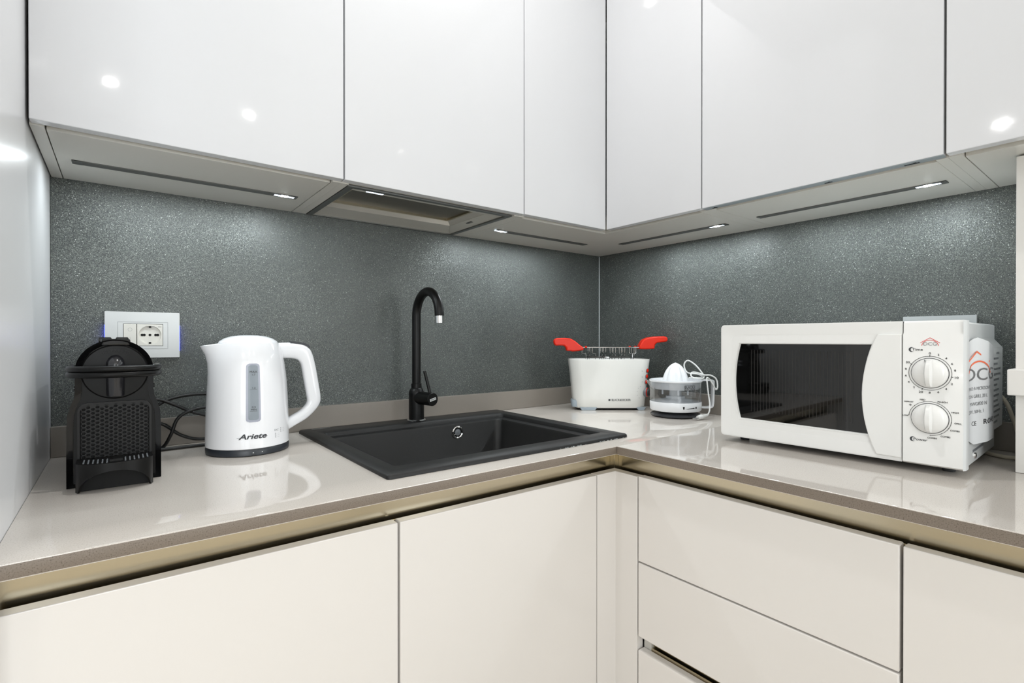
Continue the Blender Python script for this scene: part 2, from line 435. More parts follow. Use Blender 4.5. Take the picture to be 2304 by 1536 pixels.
# ------------------------------------------------------------------ tall cabinet at the left, white end panel at the right
t = thing('tall_cabinet', 'tall glossy white cabinet side standing left of the coffee machine', 'cabinet', (-1.8405, -.3, 0))
MB().box(-.28, .28, -.29, .298, .10, 2.3).build('body', 'white_melamine', t)
MB().box(.281, .300, -.312, .298, .0, 2.35, bev=.0008).build('side_panel', 'panel_lacquer', t)
MB().box(-.30, -.281, -.312, .298, .0, 2.35, bev=.0008).build('side_panel', 'panel_lacquer', t)
MB().box(-.277, .277, -.312, -.292, .10, 1.2, bev=.001).build('door', 'white_lacquer', t)
MB().box(-.277, .277, -.312, -.292, 1.204, 2.35, bev=.001).build('door', 'white_lacquer', t)
t = thing('end_panel', 'narrow white upright panel with a ledge at the right picture edge', 'panel', (-.115, -1.25, ZC))
MB().box(-.113, .10, -.09, .0925, .0003, .537, bev=.001).build('panel', 'panel_white', t)
MB().box(-.128, -.02, -.10, .1010, .132, .176, bev=.002).build('ledge', 'panel_white', t)

# ------------------------------------------------------------------ base cabinets
YF = -.58; ZT = .840; DT = .020
def base_carcass(t, x0, x1, y0, y1, face):
    """hollow carcass made of panels; face 'y' opens to -y, 'x' opens to -x"""
    mb = MB(); a = .018; z0, z1 = .10, .79
    mb.box(x0, x1, y0, y1, z0, z0+a)
    if face == 'y':
        mb.box(x0, x0+a, y0, y1, z0, z1).box(x1-a, x1, y0, y1, z0, z1).box(x0, x1, y1-a, y1, z0, z1)
    else:
        mb.box(x0, x1, y0, y0+a, z0, z1).box(x0, x1, y1-a, y1, z0, z1).box(x1-a, x1, y0, y1, z0, z1)
    mb.build('carcass', 'white_melamine', t)
    if face == 'y': MB().box(x0, x1, y0+.05, y0+.065, .0, .099).build('plinth', 'white_melamine', t)
    else: MB().box(x0+.05, x0+.065, y0, y1, .0, .099).build('plinth', 'white_melamine', t)
g = 'base cabinets under the worktop'
t = thing('base_cabinet', 'white base cabinet with one door under the coffee machine and kettle', 'cabinet', group=g)
base_carcass(t, -1.538, -1.0905, YF+DT+.001, -.02, 'y')
MB().box(-1.538, -1.0905, YF, YF+DT, .11, ZT, bev=.0015).build('door', 'lower_lacquer', t)
t = thing('base_cabinet', 'white base cabinet with one door beneath the black sink', 'cabinet', group=g)
base_carcass(t, -1.0895, -.64, YF+DT+.001, -.02, 'y')
MB().box(-1.0865, -.639, YF, YF+DT, .11, ZT, bev=.0015).build('door', 'lower_lacquer', t)
t = thing('corner_filler', 'narrow white corner filler strip where the two base runs meet', 'filler')
MB().prism([(-.6365, YF), (YF, YF), (YF, -.6385), (YF+DT, -.6385), (YF+DT, YF+DT), (-.6365, YF+DT)], .11, ZT, 'xy', bev=.001).build('strip', 'lower_lacquer', t)
XF = -.58
t = thing('drawer_unit', 'white drawer unit with three fronts below the microwave', 'drawer unit')
base_carcass(t, XF+DT+.001, -.02, -1.091, -.6415, 'x')
ztop = .8415
for za, zb, nm in ((.6645, ztop, 'drawer'), (.5075, .6615, 'drawer'), (.11, .479, 'drawer')):
    MB().box(XF, XF+DT, -1.0895, -.6415, za, zb, bev=.0018).build(nm, 'lower_lacquer', t)
MB().box(XF+.028, XF+.031, -1.0875, -.6435, .455, .515).box(XF+.021, XF+.031, -1.0875, -.6435, .455, .457).box(XF+.0212, XF+.0226, -1.0875, -.6435, .457, .4835).build('grip_channel', 'champagne_metal', t)
t = thing('base_cabinet', 'white base cabinet at the right edge beyond the drawers', 'cabinet', group=g)
base_carcass(t, XF+DT+.001, -.02, -1.70, -1.0925, 'x')
MB().box(XF, XF+DT, -1.70, -1.0935, .11, ztop, bev=.0018).build('door', 'lower_lacquer', t)
# champagne grip channels between worktop and fronts
def channel(name, label, horizontal, a0, a1):
    mb = MB()
    P = [(-.5470, .8815), (-.5450, .8815), (-.5450, .824), (-.5596, .824), (-.5596, .8385), (-.5580, .8385), (-.5580, .8255), (-.5470, .8255)]
    if horizontal: mb.prism([(y, z) for y, z in P], a0, a1, 'yz')
    else: mb.prism([(x, z) for x, z in P], a0, a1, 'xz')
    return tag(mb.build(name, 'champagne_metal'), label, 'grip channel', 'champagne grip channels')
channel('grip_channel', 'champagne metal grip channel above the doors of the sink run', True, -1.5385, -.5603)
channel('grip_channel', 'champagne metal grip channel above the drawers of the microwave run', False, -1.72, -.5603)
tag(MB().box(-.5600, -.5424, -.5600, -.5424, .80, .8815, bev=.0006).build('corner_post', 'champagne_metal'), 'small champagne metal post where the two grip channels meet', 'corner post')

# ------------------------------------------------------------------ wall cabinets
YU = -.324; XU = -.325; ZD = 1.4415; ZU = 1.4395; ZTOP = 2.32
g = 'white wall cabinets'
def led_bar(t, x0, x1, y0, y1, glow, horizontal):
    """flush profile with its lit end; glow = centre of the lit zone along the bar"""
    MB().box(x0, x1, y0, y1, ZU-.0016, ZU-.0001, bev=.0003).build('light_bar', 'bar_profile', t)
    e = .0065
    for k in (0, 1):
        if horizontal: c0 = x0 if k == 0 else x1-.014; q = (c0, c0+.014, y0, y1)
        else: c0 = y0 if k == 0 else y1-.014; q = (x0, x1, c0, c0+.014)
        MB().box(*q, ZU-.0019, ZU-.0002).build('bar_end_cap', 'dark_flange', t)
    if horizontal:
        MB().box(glow-.007, glow+.007, y0+e, y1-e, ZU-.0024, ZU-.0015).build('lit_led', 'led_glow', t)
        MB().box(glow-.020, glow+.020, y0+e, y1-e, ZU-.0021, ZU-.0014).build('diffuser', 'led_soft', t)
        c = (glow, (y0+y1)/2, ZU-.004)
    else:
        MB().box(x0+e, x1-e, glow-.007, glow+.007, ZU-.0024, ZU-.0015).build('lit_led', 'led_glow', t)
        MB().box(x0+e, x1-e, glow-.020, glow+.020, ZU-.0021, ZU-.0014).build('diffuser', 'led_soft', t)
        c = ((x0+x1)/2, glow, ZU-.004)
    d = bpy.data.lights.new('led_light', 'AREA'); d.shape = 'RECTANGLE'; ln = (x1-x0 if horizontal else y1-y0)
    d.size = ln*.95 if horizontal else .006; d.size_y = .006 if horizontal else ln*.95; c = ((x0+x1)/2, (y0+y1)/2, ZU-.004)  # added bar-long light brightens the niche; the bar itself glows only at one end
    d.energy = LED_POWER; d.color = (.90, .97, 1.0)
    l = bpy.data.objects.new('led_light', d); COL.objects.link(l); l.parent = t; l.location = c
    d2 = d.copy(); d2.energy = LED_POINT; d2.size = d2.size_y = .02
    l = bpy.data.objects.new('led_light', d2); COL.objects.link(l); l.parent = t; l.location = (glow, c[1], c[2]) if horizontal else (c[0], glow, c[2])
LED_POWER = .85; LED_POINT = .24
def panels(t, x0, x1, y0, y1, bottom=True):
    a = .016
    mb = MB().box(x0, x1, y0, y1, ZTOP-a, ZTOP)
    mb.box(x0, x0+a, y0, y1, ZU, ZTOP-a).box(x1-a, x1, y0, y1, ZU, ZTOP-a)
    mb.build('carcass', 'white_melamine', t)
# A1
t = thing('wall_cabinet', 'wide glossy white wall cabinet above the coffee machine and kettle', 'cabinet', group=g)
panels(t, -1.538, -1.0842, -.3036, -.002)
MB().box(-1.5365, -1.0855, YU, YU+.020, ZD, ZTOP, bev=.0012).build('door', 'white_lacquer', t)
MB().box(-1.521, -1.1015, -.2985, -.293, ZU+.006, ZU+.05).build('front_rail', 'white_melamine', t)
MB().box(-1.5205, -1.102, -.2925, -.002, ZU, ZU+.016, bev=.0005).build('lamp_panel', 'white_melamine', t)
led_bar(t, -1.5005, -1.1250, -.1505, -.1285, -1.151, True)
# A2 with hood
t = thing('wall_cabinet', 'glossy white wall cabinet housing the cooker hood above the tap', 'cabinet', group=g)
panels(t, -1.0840, -.6285, -.3036, -.002)
MB().box(-1.0825, -.6292, YU, YU+.020, ZD, ZTOP, bev=.0012).build('door', 'white_lacquer', t)
MB().box(-1.0675, -.6450, -.3105+.011, -.3085+.011, ZU+.003, ZU+.08).build('front_rail', 'white_melamine', t)
# corner
t = thing('wall_cabinet', 'white corner wall cabinet with two doors meeting above the toaster', 'cabinet', group=g)
a = .016; mb = MB()
mb.box(-.6283, -.612, -.3036, -.002, ZU, ZTOP-a).box(-.3046, -.002, -.6272, -.611, ZU, ZTOP-a)
mb.prism([(-.628, -.300), (-.300, -.300), (-.300, -.627), (-.002, -.627), (-.002, -.002), (-.628, -.002)], ZTOP-a, ZTOP, 'xy')
mb.build('carcass', 'white_melamine', t)
MB().box(-.6260, XU-.001, YU, YU+.020, ZD+.001, ZTOP, bev=.0012).build('door', 'white_lacquer', t)
MB().box(XU, XU+.020, -.6262, YU-.0018, ZD+.001, ZTOP, bev=.0012).build('door', 'white_lacquer', t)
MB().prism([(-.611, -.293), (-.293, -.293), (-.293, -.610), (-.002, -.610), (-.002, -.002), (-.611, -.002)], ZU, ZU+.016, 'xy', bev=.0005).build('lamp_panel', 'white_melamine', t)
MB().prism([(-.611, -.2988), (-.2988, -.2988), (-.2988, -.610), (-.2945, -.610), (-.2945, -.2945), (-.611, -.2945)], ZU+.006, ZU+.05, 'xy').build('front_rail', 'white_melamine', t)
led_bar(t, -.5835, -.2200, -.1505, -.1285, -.566, True)
led_bar(t, -.1450, -.1230, -.5850, -.2170, -.556, False)
# B5
t = thing('wall_cabinet', 'wide glossy white wall cabinet above the microwave', 'cabinet', group=g)
mb = MB().box(-.300, -.002, -1.083, -.6275, ZTOP-a, ZTOP).box(-.3046, -.002, -.6485, -.6274, ZU, ZTOP-a).box(-.3046, -.002, -1.0835, -1.0670, ZU, ZTOP-a)
mb.build('carcass', 'white_melamine', t)
d = MB().box(XU, XU+.020, -1.0815, -.6290, ZD, ZTOP, bev=.0012).build('door', 'white_lacquer', t)
e_ = MB().box(XU+.0008, XU+.0195, -1.0812, -.6295, ZD-.0012, ZD+.0008).build('edge_strip', 'grey_edge', d)
for yy, L in ((-1.035, .022), (-.90, .014), (-.655, .012)):
    MB().box(XU+.0105, XU+.0155, yy-L/2, yy+L/2, ZD-.0015, ZD-.0010).box(XU+.0075, XU+.0105, yy-L/3, yy-L/3+.004, ZD-.0015, ZD-.0010).build('scuff_mark', 'black_gap', d)
MB().box(-.2985, -.293, -1.0665, -.649, ZU+.004, ZU+.05).build('front_rail', 'white_melamine', t)
MB().box(-.2925, -.002, -1.0665, -.649, ZU, ZU+.016, bev=.0005).build('lamp_panel', 'white_melamine', t)
led_bar(t, -.1500, -.1280, -1.0485, -.6735, -1.0185, False)
# B6
t = thing('wall_cabinet', 'glossy white wall cabinet cut off at the right picture edge', 'cabinet', group=g)
mb = MB().box(-.300, -.002, -1.70, -1.0840, ZTOP-a, ZTOP).box(-.3046, -.002, -1.102, -1.0838, ZU, ZTOP-a).box(-.300, -.002, -1.70, -1.684, ZU, ZTOP-a)
mb.build('carcass', 'white_melamine', t)
MB().box(XU, XU+.020, -1.70, -1.0850, ZD, ZTOP, bev=.0012).build('door', 'white_lacquer', t)
MB().box(-.2985, -.287, -1.683, -1.1035, ZU+.008, ZU+.05).build('front_rail', 'white_melamine', t)
MB().box(-.2865, -.002, -1.683, -1.1030, ZU+.0005, ZU+.016, bev=.0005).build('lamp_panel', 'white_melamine', t)

# ------------------------------------------------------------------ cooker hood
t = thing('cooker_hood', 'built-in steel cooker hood with dark filter under the wall cabinet', 'cooker hood', (0, 0, 0))
hx0_, hx1_, hy0_, hy1_ = -1.0665, -.6455, -.2960, -.003
ox0, ox1, oy0, oy1 = hx0_+.014, hx1_-.012, hy0_+.012, hy1_-.004
MB().ring(rrect(hx0_, hx1_, hy0_, hy1_, 0), rrect(ox0, ox1, oy0, oy1, 0), ZU-.001, ZU+.003, 'xy').build('flange', 'dark_flange', t)
zr = ZU+.050
fx0, fx1, fy0, fy1 = -1.030, -.700, -.235, -.070
zf_ = 1.462
mb = MB()
mb.box(ox0-.0005, ox0+.0008, oy0, oy1, ZU+.003, zr).box(ox1-.0008, ox1+.0005, oy0, oy1, ZU+.003, zr)
mb.box(ox0, ox1, oy0-.001, oy0+.0005, ZU+.003, zr).box(ox0, ox1, oy0, oy1, zr, zr+.002)
mb.build('housing', 'hood_steel', t)
mb = MB()   # stepped plate behind and beside the filter
mb.raw([(ox0, oy1, ZU+.002), (ox1, oy1, ZU+.002), (ox1-.03, fy1+.010, ZU+.012), (ox0+.004, fy1+.010, ZU+.012)], [(0, 1, 2, 3)])
mb.raw([(ox0+.004, fy1+.010, ZU+.012), (ox1-.03, fy1+.010, ZU+.012), (fx1, fy1, zf_-.001), (fx0, fy1, zf_-.001)], [(0, 1, 2, 3)])
mb.raw([(ox1, oy1, ZU+.002), (ox1, oy0, ZU+.004), (ox1-.03, oy0, ZU+.012), (ox1-.03, fy1+.010, ZU+.012)], [(0, 1, 2, 3)])
mb.raw([(ox1-.03, fy1+.010, ZU+.012), (ox1-.03, oy0, ZU+.012), (fx1, oy0, zf_-.001), (fx1, fy1, zf_-.001)], [(0, 1, 2, 3)])
bmesh.ops.solidify(mb.bm, geom=mb.bm.faces[:], thickness=.001)
mb.build('back_plate', 'hood_steel', t)
f = MB().box(fx0+.004, fx1-.004, fy0, fy1-.004, zf_+.004, zf_+.006).build('filter', 'filter_mesh', t)
MB().ring(rrect(fx0, fx1, fy0-.01, fy1, .004), rrect(fx0+.007, fx1-.007, fy0, fy1-.006, .003), zf_-.0015, zf_+.004, 'xy').build('filter_frame', 'champagne_metal', f)
lb = MB().box(ox0+.002, ox1-.004, oy0+.001, oy0+.034, ZU+.006, ZU+.012, bev=.001).build('light_bar', 'hood_steel', t)
MB().box(-1.014, -.976, oy0+.014, oy0+.027, ZU+.0048, ZU+.0061, bev=.0004).build('hood_led', 'led_soft', lb)
d = bpy.data.lights.new('hood_light', 'AREA'); d.shape = 'RECTANGLE'; d.size = .05; d.size_y = .012; d.energy = .14; d.color = (.9, .98, 1)
l = bpy.data.objects.new('hood_light', d); COL.objects.link(l); l.parent = t; l.location = (-.994, oy0+.020, ZU+.003)
MB().box(ox1-.022, ox1-.010, -.16, -.13, ZU+.006, ZU+.014, bev=.002).build('clip', 'dark_flange', t)

# ------------------------------------------------------------------ sink
t = thing('sink', 'black granite inset sink with a rectangular bowl', 'sink', (0, 0, 0))
def rl(x0, x1, y0, y1, r, z): return [(a, b, z) for a, b in rrect(x0, x1, y0, y1, r, 6)]
L = [rl(SX0+.03, SX1-.03, SY0+.036, SY1-.04, .01, ZC-.004), rl(SX0, SX1, SY0, SY1, .008, ZC+.0003), rl(SX0, SX1, SY0, SY1, .008, ZC+.0052), rl(SX0+.0025, SX1-.0025, SY0+.0025, SY1-.0025, .007, ZC+.0078),
     rl(-1.0590, -.5330, -.4990, -.1000, .010, ZC+.0072), rl(-1.0570, -.5350, -.4970, -.1030, .012, ZC+.0050), rl(-1.0560, -.5365, -.4960, -.1045, .012, ZC-.0030),
     rl(-1.0550, -.5550, -.4945, -.1180, .016, ZC-.0055), rl(-1.0540, -.5570, -.4930, -.1195, .018, ZC-.0100),
     rl(-1.0480, -.5650, -.4870, -.1260, .022, ZC-.165), rl(-1.0280, -.5850, -.4670, -.1460, .03, ZC-.182)]
n = len(L[0])
mb = MB().loft(L, (False, True))
mb.build('basin', 'granite_black', t, smooth=50)
ov = MB()
oc = Vector((-.7005, -.1208, .8715))
Mo = Matrix.Translation(oc) @ Matrix.Rotation(PI/2, 4, 'X')
ov.lathe([(.0128, 0), (.0172, 0), (.0172, .0025), (.0150, .0042), (.0128, .0030)], 40, M=Mo, caps=(False, False))
o = ov.build('overflow_ring', 'chrome', t)
MB().lathe([(.0128, -.001), (.0128, .0004)], 32, M=Mo).build('overflow_hole', 'black_gap', o)
MB().lathe([(.0088, .001), (.0088, .003), (.0075, .0036)], 32, M=Mo).build('overflow_cap', 'dial_grey', o)
mb = MB()
for k in range(3):
    a_ = PI/2+k*2*PI/3; mb.cyl(Mo @ Vector((.0085*math.cos(a_), .0085*math.sin(a_), .0022)), Mo @ Vector((.013*math.cos(a_), .013*math.sin(a_), .0022)), .0008, seg=6)
mb.build('spoke', 'chrome', o)
MB().box(-1.067, -1.022, -.0475, -.0400, ZC+.0076, ZC+.0083).build('name_plate', 'sticker_silver', t)
mb = MB()
for k in range(26):   # worn white sealant crumbs along the front right edge
    x = -.60 + .094*random.random() if k < 17 else -.72+.08*random.random()
    s_ = .0003+.0008*random.random()
    mb.box(x-s_*2, x+s_*2, SY0-.0012, SY0+.0008, ZC+.0006, ZC+.0006+s_*1.2)
mb.build('sealant_residue', 'sealant', t)['kind'] = 'stuff'

# ------------------------------------------------------------------ tap
fx, fy, fz = -.8018, -.0762, ZC+.0078
t = thing('kitchen_tap', 'tall matte black swan-neck tap standing at the back of the sink', 'tap', (fx, fy, fz))
MB().lathe([(.0245, 0), (.0255, .001), (.0255, .0030), (.0235, .0046), (.0205, .0050)], 40).build('base_ring', 'chrome', t)
MB().lathe([(.0205, .0045), (.0205, .072), (.0200, .078), (.0165, .086), (.0140, .0885), (.0138, .100), (.0118, .101)], 40).build('body', 'matte_black', t)
RP = .0116; zc_ = 1.2626-.9078-RP-.062
P = [(0, 0, .095), (0, 0, .16), (0, 0, .22), (0, 0, zc_)]
for k in range(1, 25):
    a_ = PI*k/24*.99; P.append((0, -.062+.062*math.cos(a_), zc_+.062*math.sin(a_)))
yE = P[-1][1]
P.append((0, yE-.0002, zc_-.004))
MB().tube(P, RP, 24).build('spout', 'matte_black', t)
MB().cyl((0, yE-.0002, zc_-.0035), (0, yE-.0012, zc_-.0215), .0119).build('aerator', 'chrome', t)
br = math.radians(170); dirv = Vector((math.sin(br), math.cos(br), 0)); kz = .0625
kb = MB().cyl(dirv*.010+Vector((0, 0, kz)), dirv*.0690+Vector((0, 0, kz)), .0172, seg=40)
kb.cyl(dirv*.0690+Vector((0, 0, kz)), dirv*.0702+Vector((0, 0, kz)), .0172, .0162, seg=40)
kn = kb.build('lever_housing', 'matte_black', t)
MB().cyl(dirv*.0585+Vector((0, 0, kz+.014)), dirv*.0440+Vector((-.006, 0, kz+.073)), .0040, seg=16).build('lever', 'matte_black', t)
sd = Vector((-dirv.y, dirv.x, 0))
Mk = Matrix((( sd.x, 0, dirv.x, 0), (sd.y, 0, dirv.y, 0), (0, 1, 0, 0), (0, 0, 0, 1)))
Mk = Matrix.Translation(dirv*.0704+Vector((0, 0, kz))) @ Mk @ Matrix.Rotation(math.radians(13), 4, 'Z')
s_ = MB().box(-.0100, .0100, -.0032, .0032, 0, .0003, M=Mk).build('brand_plate', 'plate_white', kn)
MB().text('FRANKE', .0046, Mk @ Matrix.Translation((0, 0, .0004)), sx=.95).build('lettering', 'print_black', kn)

# ------------------------------------------------------------------ coffee machine
t = thing('coffee_machine', 'small black capsule coffee machine standing beside the tall cabinet', 'coffee machine', (-1.44, -.300, ZC))
def cm_outline(off=0.0, bottom=.0005):
    P = [(.0590-off, bottom), (.0590-off, .088), (.0578-off, .112), (.0540-off, .1255), (.0502-off, .1360), (.0490-off, .1460), (.0490-off, .1775)]
    for k in range(1, 24):
        a_ = PI/2*k/24; P.append(((.049-off)*math.cos(a_), .1775+(.049-off)*math.sin(a_)))
    return P + [(0, .2265-off)] + [(-x, z) for x, z in P[::-1]]
MB().prism(cm_outline(.001), .012, .245, bev=.003).build('body', 'gloss_black', t)
MB().ring(cm_outline(), cm_outline(.0075, .0005+.004), 0, .013, d1i=.0035).build('front_rim', 'gloss_black', t)
MB().prism(cm_outline(.008, .006), .0065, .013).build('front_panel', 'satin_black', t)
mb = MB(); Mf = Matrix.Translation((0, .007, .1755)) @ Matrix.Rotation(PI/2, 4, 'X')
mb.lathe([(.0425, 0), (.0425, .004), (.0405, .0062), (.025, .0072), (.0001, .0075)], 64, M=Mf)
face = mb.build('brew_head', 'satin_black', t)
L = []
for z, r, c in ((.1375, .0112, .004), (.1400, .0118, .0035), (.186, .0118, -.004), (.192, .0110, -.0035), (.1975, .0086, -.001), (.2010, .0052, .001), (.2025, .001, .0018)):
    L.append([(r*math.cos(a_), c-max(0, r*1.15*math.sin(a_)) if True else 0, z) for a_ in [PI*k/16 for k in range(17)]])
mb = MB(); mb.loft([l for l in L], (True, True)); mb.build('coffee_outlet', 'outlet_black', t)
mb = MB()
for k, ch in enumerate('NESPRESSO'):
    a_ = math.radians(90-(k-4)*7.2)
    mb.text(ch, .0060, on_front(.0335*math.cos(a_), -.0003, .1755+.0335*math.sin(a_), a_-PI/2), depth=.0003)
mb.build('lettering', 'grille_black', face)
# lever: two stacked bands bowed round the head
lv = None
mb = MB()
for z, dz in ((.1815, 0), (.1728, 0)):
    P = []
    for k in range(33):
        a_ = PI*k/32; P.append((-.0560*math.cos(a_), .020-.054*math.sin(a_)**.75 if math.sin(a_) > 0 else .020, z))
    mb.tube([(-.0560, .06, z)] + P + [(.0560, .06, z)], .0048, 12)
mb.build('lever', 'satin_black', t)
for s in (-1, 1):
    MB().cyl((s*.049, .052, .177), (s*.0605, .052, .177), .0085, seg=20).build('lever_hinge', 'gloss_black', t)
for x, dz in ((-.0135, 0), (.0085, 0)):
    MB().box(x-.0085, x+.0085, .03, .055, .2215+dz, .2302+dz, bev=.002).build('button', 'gloss_black', t)
MB().box(-.018, .019, .001, .012, .2165, .2275, bev=.003).build('top_notch', 'gloss_black', t)
for s in (-1, 1): MB().cyl((s*.0485, .03, .150), (s*.0515, .03, .150), .0035, seg=12).build('side_pin', 'gloss_black', t)
# perforated splash grille
gx, gz0, gz1 = .0465, .040, .1285
mb = MB(); px, pz = .00555, .0061; GY = .0028
rz_out = rrect(-gx, gx, gz0, gz1, (.001, .001, .014, .014), 8)
def inside(x, z, m):
    if not (-gx+m < x < gx-m and gz0 < z < gz1-m): return False
    cxx, czz = gx-.014, gz1-.014
    if abs(x) > cxx and z > czz: return math.hypot(abs(x)-cxx, z-czz) < .014-m
    return True
cols = range(-8, 9)
for ci in cols:
    for ri in range(0, 16):
        x = ci*px; z = gz0+.002+ri*pz+(pz/2 if ci % 2 else 0)
        if not inside(x, z, .0022): continue
        hexv = [(x+px*.667*math.cos(PI/3*k), z+pz*.5774*math.sin(PI/3*k)) for k in range(6)]
        if inside(x, z, .0042):
            V = [(a_, GY, b_) for a_, b_ in hexv]
            V += [(x+.0026*math.cos(PI/3*k), GY, z+.0022*math.sin(PI/3*k)) for k in range(6)]
            V += [(x+.0026*math.cos(PI/3*k), GY+.0032, z+.0022*math.sin(PI/3*k)) for k in range(6)]
            F = [(k, (k+1) % 6, 6+(k+1) % 6, 6+k) for k in range(6)] + [(6+k, 6+(k+1) % 6, 12+(k+1) % 6, 12+k) for k in range(6)]
            mb.raw(V, F)
        else:
            mb.raw([(a_, GY, b_) for a_, b_ in hexv], [(0, 1, 2, 3, 4, 5)])
gr = mb.build('splash_grille', 'grille_black', t)
MB().prism(rz_out, .0058, .0064).build('grille_hole_shade', 'black_gap', gr)  # black sheet paints the dark depth seen through the holes
MB().ring(rz_out, rrect(-gx+.0032, gx-.0032, gz0-.01, gz1-.0034, (.001, .001, .011, .011), 8), .0018, .006).build('grille_frame', 'grille_black', gr)
# drip tray
hw = .0468
def ty(x): return -.032-.026*math.sqrt(max(0, 1-(x/hw)**2))
N = 33; xs_ = [-hw+2*hw*k/(N-1) for k in range(N)]
mb = MB(); V = []; F = []
for x in xs_:
    lo = .0006 if abs(x) >= .0438 else .0006+.031*math.sqrt(max(0, 1-(x/.0438)**2))
    hi = .0432
    V += [(x, ty(x), lo), (x, ty(x), hi), (x*.95, ty(x)+.003, hi), (x*.95, ty(x)+.003, lo)]
for k in range(N-1):
    for q in range(4): F.append((4*k+q, 4*k+(q+1) % 4, 4*k+4+(q+1) % 4, 4*k+4+q))
F += [(0, 1, 2, 3), tuple(4*(N-1)+q for q in (3, 2, 1, 0))]
mb.raw(V, F)
for s in (-1, 1): mb.box(min(s*hw, s*(hw-.003)), max(s*hw, s*(hw-.003)), -.033, .006, .0006, .0432)
tr = mb.build('drip_tray', 'satin_black', t)
poly = [(x*.97, ty(x)+.0022) for x in xs_] + [(hw*.97, .004), (-hw*.97, .004)]
MB().prism(poly, .0405, .0430, 'xy').build('tray_grid', 'satin_black', tr)
MB().box(-hw+.002, hw-.002, -.030, -.026, .0006, .040).build('tray_arch_shade', 'black_gap', tr)  # black slab stands in for the shade inside the arch
mb = MB().box(-.007, .009, -.045, -.028, .0430, .0436); mb.build('cup_slot', 'black_gap', tr)
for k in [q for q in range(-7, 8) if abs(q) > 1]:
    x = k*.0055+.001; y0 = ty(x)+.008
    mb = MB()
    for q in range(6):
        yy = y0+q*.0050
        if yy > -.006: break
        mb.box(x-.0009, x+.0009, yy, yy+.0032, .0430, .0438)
    mb.build('slit_glint', 'dial_grey', tr)  # grey dashes paint the dotted highlights along the tray slits

# ------------------------------------------------------------------ kettle
t = thing('kettle', 'white plastic electric kettle with a grey water window, standing on its base', 'kettle', (-1.2255, -.157, ZC))
MB().lathe([(.0700, .0004), (.0765, .0015), (.0770, .010), (.0745, .0145)], 64).build('power_base', 'kettle_base', t)
prof = [(.0745, .0135), (.0768, .0150), (.0768, .030), (.0764, .050), (.0757, .080), (.0745, .110), (.0727, .140), (.0708, .160), (.0680, .180), (.0645, .197), (.0600, .212), (.0568, .2195)]
def krad(z):
    for (r0, z0), (r1, z1) in zip(prof[1:], prof[2:]):
        if z0 <= z <= z1: return r0+(r1-r0)*(z-z0)/(z1-z0)
    return prof[-1][0]
seg = 96; loops = []
def spout_add(z):
    pts = [(.148, .0), (.165, .0018), (.180, .0050), (.1957, .0118), (.207, .0195), (.2195, .0285)]
    if z <= pts[0][0]: return 0
    for (z0, a0), (z1, a1) in zip(pts, pts[1:]):
        if z <= z1: return a0+(a1-a0)*(z-z0)/(z1-z0)
    return pts[-1][1]
zs_ = [p for p in prof]
for r, z in prof:
    l = []
    for k in range(seg):
        a_ = 2*PI*k/seg; da = abs((a_-PI+PI) % (2*PI)-PI)
        da = abs(math.atan2(math.sin(a_-PI), math.cos(a_-PI)))
        rr = r+spout_add(z)*math.exp(-(da/.40)**2)
        zz = z
        if z > .2: zz = z-.0062*math.exp(-(da/.5)**2)*(z-.2)/.0195
        l.append((rr*math.cos(a_), rr*math.sin(a_), zz))
    loops.append(l)
top = loops[-1]
loops.append([(x*.965, y*.965, z+.0008) for x, y, z in top])
loops.append([(x*.93, y*.93, z-.0006) for x, y, z in top])
body = MB().loft(loops).build('body', 'kettle_white', t)
lid = MB().lathe([(.0535, .2180), (.0548, .2202), (.0530, .2232), (.0450, .2285), (.0330, .2330), (.0180, .2350), (.0001, .2355)], 64, M=Matrix.Translation((.001, 0, 0)))
lid = lid.build('lid', 'kettle_white', t)
MB().box(-.018, .030, .018, .040, .2318, .2362, bev=.0018).build('lid_release', 'kettle_base', lid)
OUT = [(.050, .2190), (.0700, .2200), (.0900, .2195), (.1100, .2150), (.1220, .2055), (.1290, .1890), (.1345, .1650), (.1410, .1270), (.1448, .1000), (.1432, .0860), (.1340, .0715), (.1144, .0535), (.0900, .0405), (.0650, .0270)]
INN = [(.056, .1870), (.0700, .1865), (.0860, .1855), (.0960, .1825), (.1025, .1750), (.1055, .1640), (.1090, .1430), (.1140, .1130), (.1168, .0965), (.1160, .0880), (.1105, .0800), (.1000, .0710), (.0840, .0625), (.0650, .0530)]
O_ = catmull([(a_, b_, 0) for a_, b_ in OUT], 4); I_ = catmull([(a_, b_, 0) for a_, b_ in INN], 4)
loops = []
for p, q in zip(O_, I_):
    c = (p+q)/2; h = (p-q)/2; l = []
    for k in range(20):
        a_ = 2*PI*k/20; ca, sa = math.cos(a_), math.sin(a_)
        e = lambda v: math.copysign(abs(v)**.62, v)
        l.append((c.x+h.x*e(ca), .0115*e(sa), c.y+h.y*e(ca)))
    loops.append(l)
MB().loft(loops).build('handle', 'kettle_white', t)
sw = catmull([(.080, 0, .2210), (.098, 0, .2195), (.112, 0, .2160), (.1205, 0, .2100)], 5)
mb = MB(); mb.loft([[(p.x, -.008, p.z-.003), (p.x+.0015, -.008, p.z+.0015), (p.x+.0015, .008, p.z+.0015), (p.x, .008, p.z-.003)] for p in sw])
mb.build('switch', 'kettle_base', t)
def wrap(off, front=-PI/2):
    """flat x / z drawing (y = height off the surface) laid on the kettle body"""
    def fn(c):
        r = krad(c.z)+off-c.y*1.0; a_ = front+c.x/.0745
        return (r*math.cos(a_), r*math.sin(a_), c.z)
    return fn
